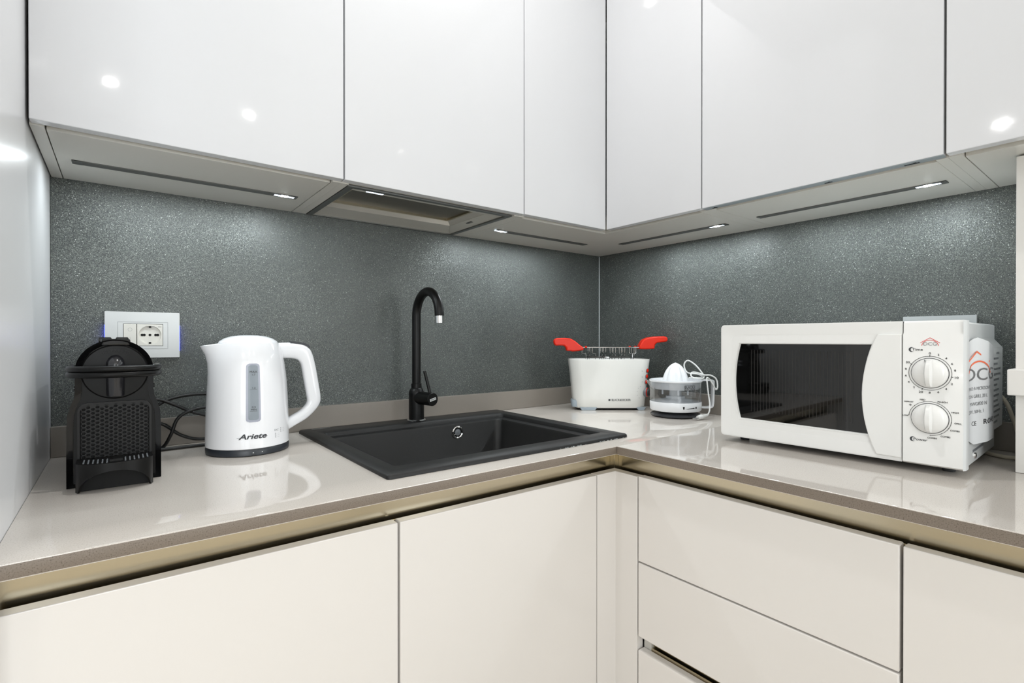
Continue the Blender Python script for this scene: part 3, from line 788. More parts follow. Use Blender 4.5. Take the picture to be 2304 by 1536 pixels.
def densify(mb, maxlen=.008):
    for _ in range(6):
        es = [e for e in mb.bm.edges if e.calc_length() > maxlen]
        if not es: break
        bmesh.ops.subdivide_edges(mb.bm, edges=es, cuts=1)
        bmesh.ops.triangulate(mb.bm, faces=[f for f in mb.bm.faces if len(f.verts) > 4])
    return mb
WXC = -.0043
def strip_shape(hwid, z0, z1, r, off, y0, y1):
    P = rrect(WXC-hwid, WXC+hwid, z0, z1, r, 6)
    # build as rows so that it follows the curved side
    mb = MB(); V = []; F = []; rows_ = 72; cols_ = 8
    for i in range(rows_+1):
        z = z0+(z1-z0)*i/rows_
        dz = min(z-z0, z1-z); ww = hwid
        if dz < r: ww = hwid-r+math.sqrt(max(0, r*r-(r-dz)**2))
        for j in range(cols_+1): V.append((WXC-ww+2*ww*j/cols_, 0, z))
    for i in range(rows_):
        for j in range(cols_): F.append((i*(cols_+1)+j, i*(cols_+1)+j+1, (i+1)*(cols_+1)+j+1, (i+1)*(cols_+1)+j))
    mb.raw(V, F); mb.map(wrap(off)); return mb
wr = strip_shape(.0128, .0665, .1795, .006, .0006, 0, 0).build('water_window', 'window_rim', t)
strip_shape(.0090, .0705, .1765, .004, .0010, 0, 0).build('window_pane', 'window_grey', wr)
mb = MB()
mb = None
for s, z, sz in (('MAX', .1635, .0058), ('1.7', .1580, .0048), ('1.2', .1325, .0050), ('0.5', .0955, .0050), ('MIN', .0905, .0050)):
    mb = MB().text(s, sz, on_front(WXC+.0005, 0, z), sx=1.15, depth=.00005); mb.map(wrap(.0013)); mb.build('level_lettering', 'print_dark', wr)
for z in (.1292, .0872):
    mb = MB().raw([(WXC-.0065, 0, z), (WXC+.0065, 0, z), (WXC+.0065, 0, z+.0004), (WXC-.0065, 0, z+.0004)], [(0, 1, 2, 3)]); mb.map(wrap(.0013)); mb.build('level_line', 'print_dark', wr)
mb = MB()
mb.text('Ariete', .0138, on_front(-.0055, 0, .0385), sx=1.32, shear=.25, depth=.00005, bold=.00038)
mb.raw([(-.0325, 0, .0368), (-.025, 0, .0368), (-.025, 0, .0374), (-.0325, 0, .0374)], [(0, 1, 2, 3)]); mb.raw([(.0155, 0, .0368), (.0205, 0, .0368), (.0205, 0, .0374), (.0155, 0, .0374)], [(0, 1, 2, 3)])
densify(mb, .004); mb.map(wrap(.0004)); mb.build('lettering', 'print_dark', body)
mb = MB(); mb.text('EAC', .0055, on_front(.0400, 0, .0455), depth=.00005)
for k, (s1, z) in enumerate((('o-', .0385), ('o-', .0350), ('o-', .0315))):
    mb.text('%', .0040, on_front(.0375, 0, z), depth=.00005); mb.text('-----', .0028, on_front(.0445, 0, z), depth=.00005)
for z in (.0475, .0440, .0405):
    mb.text('%', .0040, on_front(.0510, 0, z), depth=.00005); mb.text('--------', .0028, on_front(.0590, 0, z), depth=.00005)
mb.map(wrap(.0004)); mb.build('small_print', 'print_grey', body)
MB().box(-.006, -.004, -.0772, -.0765, .0065, .0080).box(.010, .012, -.0768, -.0761, .0065, .0080).build('base_marks', 'plate_white', t)

# ------------------------------------------------------------------ wall sockets
def socket_plate(name, label, loc, rz, m, detail=True):
    t = thing(name, label, 'socket', loc, rz, 'wall socket plates')
    hwid, hh = .0633, .0476
    MB().ring(rrect(-hwid, hwid, -hh, hh, .0015), rrect(-.0338, .0338, -.0232, .0232, .0008), -.0085, 0).build('cover_plate', m, t)
    if not detail:
        MB().box(-.0335, .0335, -.008, -.001, -.023, .023).build('insert', m, t)
        return t
    MB().ring(rrect(-.0425, .0425, -.0290, .0270, .0005), rrect(-.0420, .0420, -.0285, .0265, .0005), -.0088, -.006).build('plate_groove', 'print_grey', t)
    MB().box(-.0338, .0338, -.003, -.001, -.0232, .0232).build('insert_gap', 'dark_inside', t)
    sw = MB().box(-.0330, -.0118, -.0082, -.003, -.0224, .0224, bev=.0005).build('rocker_switch', 'socket_cream', t)
    MB().ring(circle(-.0224, .0110, .0036, 24), circle(-.0224, .0110, .0032, 24), -.0084, -.0080).box(-.0226, -.0222, -.0084, -.0080, -.013, -.005).build('switch_mark', 'print_grey', sw)
    oc = circle(.0112, 0, .0195, 48)
    oval = [(x_, max(-.0185, min(.0185, z_))) for x_, z_ in oc]
    s = MB().ring(rrect(-.0106, .0330, -.0224, .0224, .0004), oval, -.0082, -.003).build('socket_insert', 'socket_cream', t)
    MB().prism(oval, -.0045, -.003).build('socket_well', 'socket_cream', s)
    mb = MB()
    for x0 in (-.0004, .0228):
        mb.prism([(a_+x0-.0018, b_) for a_, b_ in circle(0, 0, .0026, 16)], -.0049, -.0044).prism([(a_+x0+.0018, b_) for a_, b_ in circle(0, 0, .0026, 16)], -.0050, -.0044)
    mb.prism(circle(.0112, 0, .0025, 16), -.0049, -.0044)
    mb.box(.0092, .0132, -.0080, -.0044, .0150, .0185).box(.0092, .0132, -.0080, -.0044, -.0185, -.0150)
    mb.build('contact_hole', 'black_gap', s)
    MB().box(.0250, .0310, -.0085, -.0081, .0170, .0176).build('indicator_mark', 'print_dark', s)
    for sgn in (-1, 1):
        MB().box(min(sgn*.0634, sgn*.0638), max(sgn*.0634, sgn*.0638), -.0065, -.0008, -.034, .020).build('blue_light', 'blue_glow', t)
    return t
socket_plate('wall_socket', 'white wall socket plate with blue side lights above the coffee machine', (-1.3957, -.0002, 1.1361), 0, 'plate_white')
socket_plate('wall_socket', 'pale grey socket plate peeping out above the microwave', (-.0002, -1.0065, 1.1310), -PI/2, 'plate_grey', False)

# ------------------------------------------------------------------ black cables between coffee machine and kettle
def cable(name, label, pts, r, m, n=8):
    return tag(MB().tube(catmull(pts, n), r, 10).build(name, m), label, 'cable', 'loose power cables')
cable('power_cable', 'black coffee machine cable arching up behind the kettle',
      [(-1.40, -.054, .93), (-1.385, -.040, .975), (-1.365, -.032, .995), (-1.335, -.028, 1.005), (-1.295, -.028, 1.008), (-1.25, -.032, 1.003), (-1.215, -.032, .980), (-1.20, -.036, .945), (-1.19, -.05, .9045)], .0034, 'cable_black')
cable('power_cable', 'black cable sloping down from the coffee machine to the kettle base',
      [(-1.41, -.053, .985), (-1.378, -.0415, 1.003), (-1.345, -.042, .990), (-1.315, -.043, .973), (-1.28, -.046, .960), (-1.25, -.050, .945), (-1.225, -.062, .915), (-1.215, -.075, .9045)], .0034, 'cable_black')
cable('power_cable', 'black cable coiled low on the worktop left of the kettle',
      [(-1.39, -.055, .9040), (-1.366, -.052, .9045), (-1.352, -.060, .930), (-1.340, -.058, .962), (-1.315, -.060, .978), (-1.28, -.0605, .982), (-1.25, -.0635, .975), (-1.235, -.064, .95), (-1.24, -.066, .915), (-1.265, -.068, .9045), (-1.31, -.070, .9040), (-1.345, -.072, .9040), (-1.375, -.072, .9040)], .0034, 'cable_black')
cable('power_cable', 'black cable lying flat behind the kettle base',
      [(-1.395, -.030, .945), (-1.366, -.030, .950), (-1.335, -.032, .925), (-1.305, -.034, .912), (-1.27, -.036, .9110), (-1.22, -.036, .9100)], .0034, 'cable_black')

# ------------------------------------------------------------------ toaster
TA = -.6576
t = thing('toaster', 'white toaster with red buttons in the worktop corner', 'toaster', (-.187, -.233, ZC), TA)
def tsec(hl, hr, y0, y1, r, z, n=8): return [(a_, b_, z) for a_, b_ in rrect(hl, hr, y0, y1, r, n)]
L = [tsec(-.121, .103, .004, .088, .028, .0075), tsec(-.1235, .1055, .001, .090, .030, .012), tsec(-.1265, .1085, -.002, .092, .031, .04), tsec(-.130, .112, -.004, .094, .032, .08), tsec(-.1345, .1165, -.006, .0955, .033, .125),
     tsec(-.1392, .1210, -.008, .097, .034, .158), tsec(-.1395, .1213, -.008, .097, .034, .1625), tsec(-.1378, .1197, -.0065, .0955, .0335, .1635), tsec(-.1345, .1160, -.003, .092, .031, .1628), tsec(-.133, .1150, -.002, .091, .030, .1560)]
MB().loft(L, (True, False)).build('housing', 'toaster_white', t)
MB().ring(rrect(-.1335, .1155, -.0025, .0915, .030, 8), rrect(-.1050, .0880, .020, .068, .006, 6), .1580, .1560, 'xy').build('top_deck', 'dark_inside', t)
MB().box(-.106, .089, .019, .069, .06, .063).build('slot_floor', 'black_gap', t)
for s in (0, 1):
    MB().box(-.106, .089, .0185+s*.0495, .0200+s*.0495, .063, .157).build('slot_wall', 'dark_inside', t)
b = MB()
b.prism([(a_, c_) for a_, c_ in rrect(-.118, .100, .008, .084, .026, 8)], .004, .0085, 'xy').build('underside', 'dark_inside', t)
for x0, x1 in ((-.107, -.052), (.074, .104)):
    MB().prism([(x0+.006, .0003), (x1-.006, .0003), (x1, .0095), (x0, .0095)], .0005, .030, 'xz', bev=.001).build('foot', 'toaster_grey', t)
    MB().prism([(x0+.006, .0003), (x1-.006, .0003), (x1, .0095), (x0, .0095)], .062, .088, 'xz', bev=.001).build('foot', 'toaster_grey', t)
L = [tsec(-.1300, -.104, .010, .060, .010, .0100), tsec(-.1318, -.104, .008, .062, .011, .028), tsec(-.1300, -.106, .010, .060, .010, .0325)]
MB().loft(L).build('crumb_tray_grip', 'toaster_grey', t)
# controls on the right front corner
cx_, cy_ = .0800, .0270
def corner(z, ang, extra=0.0):
    k = (z-.04)/.12; hr = .1085+.0125*k; y0 = -.002-.006*k; r = .031+.003*k
    return Vector((hr-r+(r+extra)*math.cos(ang), y0+r+(r+extra)*math.sin(ang), z)), Vector((math.cos(ang), math.sin(ang), 0))
for z in (.1270, .1085, .0905):
    p, nrm = corner(z, math.radians(-42))
    Mq = Matrix.Translation(p) @ nrm.to_track_quat('Z', 'Y').to_matrix().to_4x4()
    MB().lathe([(.0072, -.002), (.0072, .0004), (.0066, .0008)], 28, M=Mq).build('button_ring', 'dial_grey', t)
    MB().lathe([(.0060, -.001), (.0060, .0018), (.0045, .0030), (.0001, .0034)], 28, M=Mq).build('button', 'red_plastic', t)
p, nrm = corner(.0575, math.radians(-32))
Mq = Matrix.Translation(p) @ nrm.to_track_quat('Z', 'Y').to_matrix().to_4x4()
dl = MB().lathe([(.0150, -.004), (.0150, .004), (.0140, .006)], 40, M=Mq).build('dial', 'dial_grey', t)
MB().lathe([(.0142, .0045), (.0146, .0060), (.0126, .0072), (.0122, .0060)], 40, M=Mq, caps=(False, False)).build('dial_ring', 'red_plastic', dl)
MB().lathe([(.0121, .005), (.0121, .0110), (.0110, .0125), (.0001, .0125)], 40, M=Mq).build('dial_knob', 'dark_inside', dl)
mb = MB()
for z, ch in ((.1270, 'o'), (.1085, 'u'), (.0905, '*')): mb.text(ch, .008, on_front(.0895, -.0092, z))
for a_ in range(5):
    an = math.radians(100+a_*35); mb.box(.0870+.0125*math.cos(an)-.0006, .0870+.0125*math.cos(an)+.0006, -.0052, -.0030, .0575+.0195*math.sin(an)-.0006, .0575+.0195*math.sin(an)+.0006)
mb.build('button_symbols', 'print_grey', t)
mb = MB().text('BLACK&DECKER', .0098, on_front(.0240, -.0022, .0335), sx=.84)
mb.prism(circle(-.0135, .0335, .0036, 6), -.0024, -.0018)
mb.build('lettering', 'print_dark', t)
# warming rack with red grips
rk = thing('toast_rack', 'wire warming rack with two red grips sitting on the toaster', 'toast rack', (-.187, -.233, ZC), TA)
def tp(px_, py_):
    x = -.1926+(px_-85)*.0002466; z = .223-(py_-150)*.000247
    return (1.024*x+.0080, (z-.2264)*1.024+.2264)
HL = [(85, 160), (95, 132), (130, 116), (230, 114), (300, 122), (360, 155), (420, 205), (465, 235), (472, 272), (400, 284), (325, 290), (300, 282), (247, 282), (245, 240), (215, 214), (160, 212), (110, 216), (92, 195)]
HR = [(1550, 135), (1540, 105), (1500, 93), (1400, 96), (1300, 110), (1235, 140), (1205, 185), (1185, 225), (1180, 258), (1260, 262), (1380, 255), (1385, 200), (1415, 178), (1480, 170), (1540, 162)]
MB().prism([tp(*p_) for p_ in HL], .020, .060, 'xz', bev=.004, seg=3).build('grip', 'red_plastic', rk)
MB().prism([tp(*p_) for p_ in HR], .020, .060, 'xz', bev=.004, seg=3).build('grip', 'red_plastic', rk)
zr_ = tp(500, 236)[1]; xl = tp(455, 0)[0]; xr = tp(1215, 0)[0]
for y in (.026, .062):
    MB().tube([(xl, y, zr_), (xr, y, zr_)], .0016, 8).build('rail', 'chrome', rk)
    MB().tube([(xl+.03, y+.004, .1685), (xr-.03, y+.004, .1685)], .0010, 6).build('rail', 'chrome', rk)
for i, px_ in enumerate((550, 710, 755, 838, 880, 958, 1000, 1120)):
    x = tp(px_, 0)[0]
    for y in (.026, .062):
        MB().tube([(x, y, zr_), (x, y, .176), (x-.0015, y+.004, .168), (x-.0015, y+.004, .150)], .0009, 6).build('wire', 'chrome', rk)
for px_, dx in ((460, 50), (595, 42), (1160, -45), (1075, 38)):
    x = tp(px_, 0)[0]; x2 = tp(px_+dx, 0)[0]
    MB().tube([(x, .044, zr_), (x, .044, .182), (x2, .044, .180), (x2, .044, .158)], .0010, 6).build('wire', 'chrome', rk)
for px_ in (500, 1085, 1155):
    MB().lathe([(.0001, -.0042), (.0036, -.002), (.0042, 0), (.0036, .002), (.0001, .0042)], 14, c=(tp(px_, 0)[0], .026 if px_ == 500 else .05, zr_+.001)).build('bead', 'red_plastic', rk)

# ------------------------------------------------------------------ citrus juicer
t = thing('citrus_juicer', 'white citrus juicer with a clear jug standing right of the toaster', 'citrus juicer', (-.1281, -.421, ZC), TA)
MB().lathe([(.060, .0003), (.0715, .003), (.0725, .0065), (.068, .0105), (.050, .0125)], 10, M=Matrix.Rotation(.31, 4, 'Z')).build('foot', 'dark_foot', t)
MB().lathe([(.050, .012), (.048, .019)], 32).build('foot_neck', 'dark_inside', t)
bs = MB().lathe([(.060, .0165), (.0715, .0190), (.0735, .0225), (.0740, .0430), (.0725, .0450), (.055, .0465), (.028, .053), (.0275, .060), (.0001, .060)], 64).build('motor_base', 'juicer_white', t)
MB().lathe([(.0690, .0462), (.0732, .0470), (.0742, .075), (.0746, .1085), (.0730, .1085), (.0725, .075), (.0715, .0485)], 64, caps=(False, False)).build('jug', 'clear', t)
MB().lathe([(.0752, .1030), (.0752, .1072), (.0720, .1085), (.0712, .1060), (.0690, .0900), (.0640, .0835), (.0300, .0830), (.0300, .0810), (.0655, .0812), (.0708, .0880), (.0722, .1030)], 64, caps=(False, False)).build('strainer', 'juicer_white', t)
MB().lathe([(.018, .060), (.017, .083), (.0001, .083)], 32).build('drive_shaft', 'juicer_white', t)
for an in (-100, -60, 200, 80):
    a_ = math.radians(an); MB().box(.046*math.cos(a_)-.002, .046*math.cos(a_)+.002, .046*math.sin(a_)-.002, .046*math.sin(a_)+.002, .066, .0835).build('strainer_peg', 'juicer_white', t)
seg = 80; loops = []
for k in range(15):
    u = k/14; z = .0835+u*.0745
    rb = .0395*(1-u**2.3)**.62 if u < 1 else .0004
    rb = max(rb, .0016)
    l = []
    for q in range(seg):
        a_ = 2*PI*q/seg; rib = (.5+.5*math.cos(8*a_))
        rr = rb*(1-.16*(1-rib)**2*math.sin(PI*min(1, .15+.85*(1-u)))) if u < .97 else rb
        l.append((rr*math.cos(a_), rr*math.sin(a_), z))
    loops.append(l)
MB().loft(loops).build('reamer', 'juicer_white', t, smooth=60)
L = []
for p_, q_ in zip(catmull([(.0735, 0, .1060), (.095, 0, .1065), (.1090, 0, .1045), (.1110, 0, .096), (.1105, 0, .060), (.1090, 0, .034), (.1040, 0, .0265), (.085, 0, .0255), (.0725, 0, .0265)], 5), range(99)):
    L.append(p_)
mb = MB(); n = len(L); loops = []
for i, p_ in enumerate(L):
    d_ = (L[min(i+1, n-1)]-L[max(i-1, 0)]).normalized(); nr = Vector((-d_.z, 0, d_.x))
    loops.append([tuple(p_+nr*.0028*sx_+Vector((0, 1, 0))*.0075*sy_) for sx_, sy_ in ((-1, -1), (1, -1), (1, 1), (-1, 1))])
mb.loft(loops); mb.build('handle', 'juicer_white', t)
sp = MB(); loops = []
for x, z, wd in ((-.066, .078, .010), (-.076, .088, .011), (-.083, .098, .010), (-.0865, .1035, .008)):
    loops.append([(x, -.012-wd, z+.006), (x-.002, -.012-wd*.4, z), (x-.002, -.012+wd*.4, z), (x, -.012+wd, z+.006), (x+.002, -.012+wd*.4, z+.002), (x+.002, -.012-wd*.4, z+.002)])
sp.loft(loops); sp.build('pouring_lip', 'clear', t)
def jwrap(mb, r, z_shift=0, front=-PI/2):
    def fn(c):
        a_ = front+c.x/r; rr = r-c.y
        return (rr*math.cos(a_), rr*math.sin(a_), c.z)
    mb.map(fn); return mb
fr = -PI/2 + .24
mb = MB().text('BLACK+', .0092, on_front(.0, 0, .0912), sx=.95, depth=.00005).text('DECKER', .0092, on_front(0, 0, .0846), sx=.92, depth=.00005)
densify(mb, .006); jwrap(mb, .0758, front=fr); mb.build('lettering', 'print_black', t)
mb = MB().ring(rrect(-.0165, .0165, .0795, .0965, .003, 5), rrect(-.0157, .0157, .0803, .0957, .0024, 5), 0, .0001)
densify(mb, .005); jwrap(mb, .0757, front=fr); mb.build('logo_frame', 'print_black', t)
mb = MB()
for x, h in ((-.0180, .0070), (.0225, .0060)):
    mb.raw([(x-.0018, 0, .0285), (x+.0018, 0, .0285), (x+.0028, 0, .0285+h), (x-.0028, 0, .0285+h)], [(0, 1, 2, 3)])
for k in range(7):
    x = -.010+k*.0038; h = .0006+k*.00055; mb.raw([(x, 0, .029), (x+.0032, 0, .029), (x+.0032, 0, .029+h), (x, 0, .029+h)], [(0, 1, 2, 3)])
jwrap(mb, .0743, front=fr); mb.build('pulp_scale', 'print_black', t)
for z in (.056, .062, .068, .074):
    mb = MB().box(-.006, .006, 0, .0001, z, z+.0004); densify(mb, .004); jwrap(mb, .0744, front=fr); mb.build('level_line', 'print_grey', t)
ck = [(.050, .030, .1105), (.075, .012, .1120), (.080, 0, .118), (.060, -.010, .125), (.040, .015, .128), (.036, .030, .150), (.047, .030, .163), (.064, .020, .152), (.075, .005, .135), (.083, -.004, .118), (.075, -.012, .1115), (.055, -.022, .1125), (.042, -.015, .118), (.050, .005, .128), (.066, .006, .128), (.082, -.008, .122),
      (.100, -.012, .121), (.1155, -.014, .110), (.118, -.018, .088), (.112, -.020, .080), (.104, -.020, .094), (.094, -.018, .110), (.086, -.020, .114), (.0850, -.024, .100), (.0855, -.030, .075), (.084, -.045, .045), (.078, -.060, .024), (.069, -.070, .0128)]
MB().tube(catmull(ck, 7), .0021, 8).build('cord', 'cord_white', t)
pg = [Vector((.069, -.070, .0128)), Vector((.030, -.088, .0062))]; dv = (pg[1]-pg[0]).normalized()
mb = MB()
for k in range(6):
    a0 = pg[0]+dv*(.0012+k*.0031); mb.cyl(a0, a0+dv*.0021, .0038+.0003*k, seg=12)
mb.cyl(pg[0], pg[0]+dv*.020, .0030, seg=10)
pl_ = mb.build('strain_relief', 'cord_white', t)
mb = MB().cyl(pg[0]+dv*.0195, pg[0]+dv*.024, .0052, .0070, seg=14).cyl(pg[0]+dv*.024, pg[0]+dv*.038, .0070, .0058, seg=14)
pb = mb.build('plug', 'cord_white', t)
sd_ = dv.cross(Vector((0, 0, 1))).normalized()
for s in (-1, 1): MB().cyl(pg[0]+dv*.037+sd_*s*.0035, pg[0]+dv*.052+sd_*s*.0035, .0016, seg=10).build('plug_pin', 'chrome', pb)

# ------------------------------------------------------------------ microwave
th = math.radians(1.6)
t = thing('microwave', 'white microwave oven with two round knobs on the right worktop', 'microwave', (-.352, -1.117, ZC), -PI/2+th)
MWL = -.4160
MB().box(MWL+.006, -.004, .022, .298, .0125, .2560, bev=.003).build('shell', 'microwave_shell', t)
for x in (MWL+.03, -.03):
    for y in (.05, .26): MB().lathe([(.009, .0003), (.011, .0128)], 16, c=(x, y, 0)).build('foot', 'dark_inside', t)
# door
arcR = []   # right side of the window: handle pad edge
def arc3(p, q, r, n=14):
    (x1, z1), (x2, z2), (x3, z3) = p, q, r
    a = x1*(z2-z3)-z1*(x2-x3)+x2*z3-x3*z2
    b = (x1*x1+z1*z1)*(z3-z2)+(x2*x2+z2*z2)*(z1-z3)+(x3*x3+z3*z3)*(z2-z1)
    c = (x1*x1+z1*z1)*(x2-x3)+(x2*x2+z2*z2)*(x3-x1)+(x3*x3+z3*z3)*(x1-x2)
    cx, cz = -b/(2*a), -c/(2*a); R = math.hypot(x1-cx, z1-cz)
    a1 = math.atan2(z1-cz, x1-cx); a3 = math.atan2(z3-cz, x3-cx); a2 = math.atan2(z2-cz, x2-cx)
    def nrm(v, ref): return ref+((v-ref+PI) % (2*PI)-PI)
    a2 = nrm(a2, a1); a3 = nrm(a3, a2)
    return [(cx+R*math.cos(a1+(a3-a1)*k/n), cz+R*math.sin(a1+(a3-a1)*k/n)) for k in range(n+1)]
Larc = arc3((-.3735, .0550), (-.3845, .1370), (-.3735, .2180))          # bottom -> top
Rarc = arc3((-.1290, .2180), (-.1436, .1400), (-.1330, .0530))          # top -> bottom
window = Larc + Rarc
dr = MB().ring(rrect(MWL, -.0838, .0135, .2585, (.008, .001, .001, .008), 5), window, 0, .0215)
f_ = None
door = dr.build('door', 'microwave_white', t)
inset = [(x*1.0, z) for x, z in window]
def shrink(P, k):
    cx = sum(p[0] for p in P)/len(P); cz = sum(p[1] for p in P)/len(P)
    return [(cx+(x-cx)*(1-k), cz+(z-cz)*(1-k*1.5)) for x, z in P]
MB().ring(shrink(window, -.010), shrink(window, .008), -.0006, .006, d1i=.0035).build('window_bevel', 'microwave_white', door)
gl = MB().prism(window, .0045, .0075).build('window_glass', 'microwave_glass', door)
MB().box(-.352, -.160, .0041, .0046, .070, .206).build('window_screen', 'microwave_glass', gl)
mb = MB()
for k in range(30):
    x = -.350+k*.0064; mb.box(x, x+.0007, .0038, .0042, .072, .204)
mb.build('screen_stripes', 'screen_mesh', gl).hide_render = False
hp = arc3((-.1195, .2364), (-.1436, .1400), (-.1215, .0205)) + [(-.0842, .0205), (-.0842, .2364)]
MB().prism(hp, -.0045, .001, bev=.0018, seg=2).build('handle_pad', 'microwave_white', door)
MB().ring(rrect(MWL+.002, -.0845, .0155, .2565, (.008, .001, .001, .008), 5), rrect(MWL+.024, -.1, .0385, .2360, .012, 5), -.0015, .002, d1i=-.0002).build('door_frame', 'microwave_white', door)
# control panel
mb = MB()
prf = [(0, .0135), (-.0045, .0165), (-.0045, .2340), (-.0010, .2385), (-.0005, .2540), (.003, .2585), (.0215, .2585), (.0215, .0135)]
cp = MB(); cp.prism([(y, z) for y, z in prf], -.0822, -.0030, 'yz')
pn = cp.build('control_panel', 'microwave_white', t)
MB().prism([(-.0030, -.0045), (-.0006, .000), (0, .0040), (0, .0215), (-.0030, .0215)], .0135, .2580, 'xy').build('panel_edge', 'microwave_shell', pn)
MB().box(-.0838, -.0822, .004, .0215, .0140, .2575).build('door_gap', 'dark_inside', pn)
PF = -.0046
def knob(cz, tick):
    k = MB().lathe([(.0245, 0), (.0245, .002), (.0238, .0045), (.0180, .0085), (.0100, .0105), (.0001, .0110)], 56, M=Matrix.Translation((-.0455, PF, cz)) @ Matrix.Rotation(PI/2, 4, 'X'))
    o = k.build('knob', 'microwave_white', pn)
    L = []
    for u in range(17):
        v = -1+2*u/16; zz = v*.0225; h = .019*(1-.55*abs(v)**3); wd = .0062*(1-.25*abs(v))
        L.append([(-.0455-wd, PF, cz+zz), (-.0455-wd*.95, PF-h*.7, cz+zz), (-.0455-wd*.5, PF-h, cz+zz), (-.0455+wd*.5, PF-h, cz+zz), (-.0455+wd*.95, PF-h*.7, cz+zz), (-.0455+wd, PF, cz+zz)])
    MB().loft(L).build('knob_grip', 'microwave_white', o)
    a_ = math.radians(tick); p0 = Vector((-.0455+.0180*math.cos(a_), PF-.0098, cz+.0180*math.sin(a_))); p1 = Vector((-.0455+.0232*math.cos(a_), PF-.0068, cz+.0232*math.sin(a_)))
    MB().cyl(p0, p1, .00045, seg=6).build('knob_mark', 'print_dark', o)
    MB().ring(circle(-.0455, cz, .0255, 56), circle(-.0455, cz, .0248, 56), PF-.0004, PF+.0002).build('knob_shadow_gap', 'print_dark', o)
knob(.1700, 104); knob(.0940, 262)
KX = -.0455
mb = MB().ring(circle(KX, .170, .0288, 64), circle(KX, .170, .0282, 64), PF-.0003, PF+.0002)
labs = ['0', '2', '4', '6', '8', '10', '2', '4', '6', '8', '20', '2', '4', '6', '8', '30']
for k, s in enumerate(labs):
    a_ = math.radians(90-20*k); R = .0330 if len(s) < 2 else .0345
    mb.text(s, .0046 if len(s) < 2 and s != '0' else .0052, on_front(KX+R*math.cos(a_), PF-.0002, .170+R*math.sin(a_)), sx=1.15)
    if k % 5 == 0:
        for q in range(1):
            M_ = Matrix.Translation((KX+.0292*math.cos(a_), PF-.0002, .170+.0292*math.sin(a_))) @ Matrix.Rotation(-(a_-PI/2), 4, 'Y')
            mb.box(-.0004, .0004, -.0002, .0002, -.0014, .0014, M=M_)
mb.build('time_scale', 'print_black', pn)
mb = MB()
angs = [90-(-84+k*264/60) for k in range(61)]
outer = [(KX+.0286*math.cos(math.radians(a_)), .094+.0286*math.sin(math.radians(a_))) for a_ in angs]
inner = [(KX+.0280*math.cos(math.radians(a_)), .094+.0280*math.sin(math.radians(a_))) for a_ in angs]
V = [(x, PF-.0003, z) for x, z in outer]+[(x, PF-.0003, z) for x, z in inner]
mb.raw(V, [(k, k+1, 61+k+1, 61+k) for k in range(60)])
for s, d_, sz in (('LOW', -84, .0034), ('DEFROST', -46, .0031), ('MED', -16, .0038), ('M.HIGH', 26, .0038), ('HIGH', 66, .0038), ('GRILL', 98, .0036), ('COMB1', 119, .0038), ('COMB2', 147, .0038), ('COMB3', 178, .0038)):
    a_ = math.radians(90-d_); wd = len(s)*sz*.30
    R = .0312
    x = KX+R*math.cos(a_)+wd*(math.cos(a_) if abs(math.cos(a_)) > .2 else (.25 if d_ > 0 else -.5)); z = .094+R*math.sin(a_)+.0006*math.sin(a_)
    if s == 'LOW': x += .0012; z -= .0018
    if s == 'DEFROST': x -= .0012; z += .0035
    if s == 'COMB3': x = KX+.0035; z -= .001
    if s in ('COMB1', 'COMB2'): x += .0005; z -= .0015
    mb.text(s, sz, on_front(x, PF-.0002, z), sx=1.0)
    M_ = Matrix.Translation((KX+.0283*math.cos(a_), PF-.0002, .094+.0283*math.sin(a_)))
    mb.prism(circle(0, 0, .0006, 8), -.0002, .0002, M=M_)
mb.text('*', .0085, on_front(KX-.0262, PF-.0002, .1128))
mb.build('power_scale', 'print_black', pn)
mb = MB()
def stroke(P, wdt, y, close=False):
    V = []; F = []
    for i, p_ in enumerate(P):
        a0 = Vector(P[max(i-1, 0)]); a1 = Vector(P[min(i+1, len(P)-1)]); d_ = (a1-a0).normalized(); nn = Vector((-d_.y, d_.x))*wdt/2
        V += [(p_[0]+nn.x, y, p_[1]+nn.y), (p_[0]-nn.x, y, p_[1]-nn.y)]
    for i in range(len(P)-1): F.append((2*i, 2*i+1, 2*i+3, 2*i+2))
    return V, F
lg = -.0453
for P in ([(lg-.0130, .2208), (lg, .2295)], [(lg, .2295), (lg+.0130, .2208)], arc3((lg-.0112, .2162), (lg, .2255), (lg+.0112, .2162), 20)):
    V, F = stroke(P, .0008, PF-.0003); mb.raw(V, F)
mb.build('logo_roof', 'print_red', pn)
MB().text('DCG', .0078, on_front(lg, PF-.0002, .2190), sx=1.1).build('logo_letters', 'print_grey', pn)
mb = MB()
for nm, xx, zz in (('Time', -.0700, .2094), ('Power', -.0680, .0565)):
    oc_ = [(xx+.0042*math.cos(math.radians(a_)), zz+.0042*math.sin(math.radians(a_))) for a_ in range(60, 301, 12)]
    ic_ = [(xx+.0016+.0031*math.cos(math.radians(a_)), zz+.0034*math.sin(math.radians(a_))) for a_ in range(60, 301, 12)]
    V = [(x, PF-.0003, z) for x, z in oc_+ic_]; n = len(oc_)
    mb.raw(V, [(k, k+1, n+k+1, n+k) for k in range(n-1)])
    mb.text(nm, .0062, on_front(xx+.0005, PF-.0002, zz), sx=1.15, center=False)
mb.build('lettering', 'print_dark', pn)
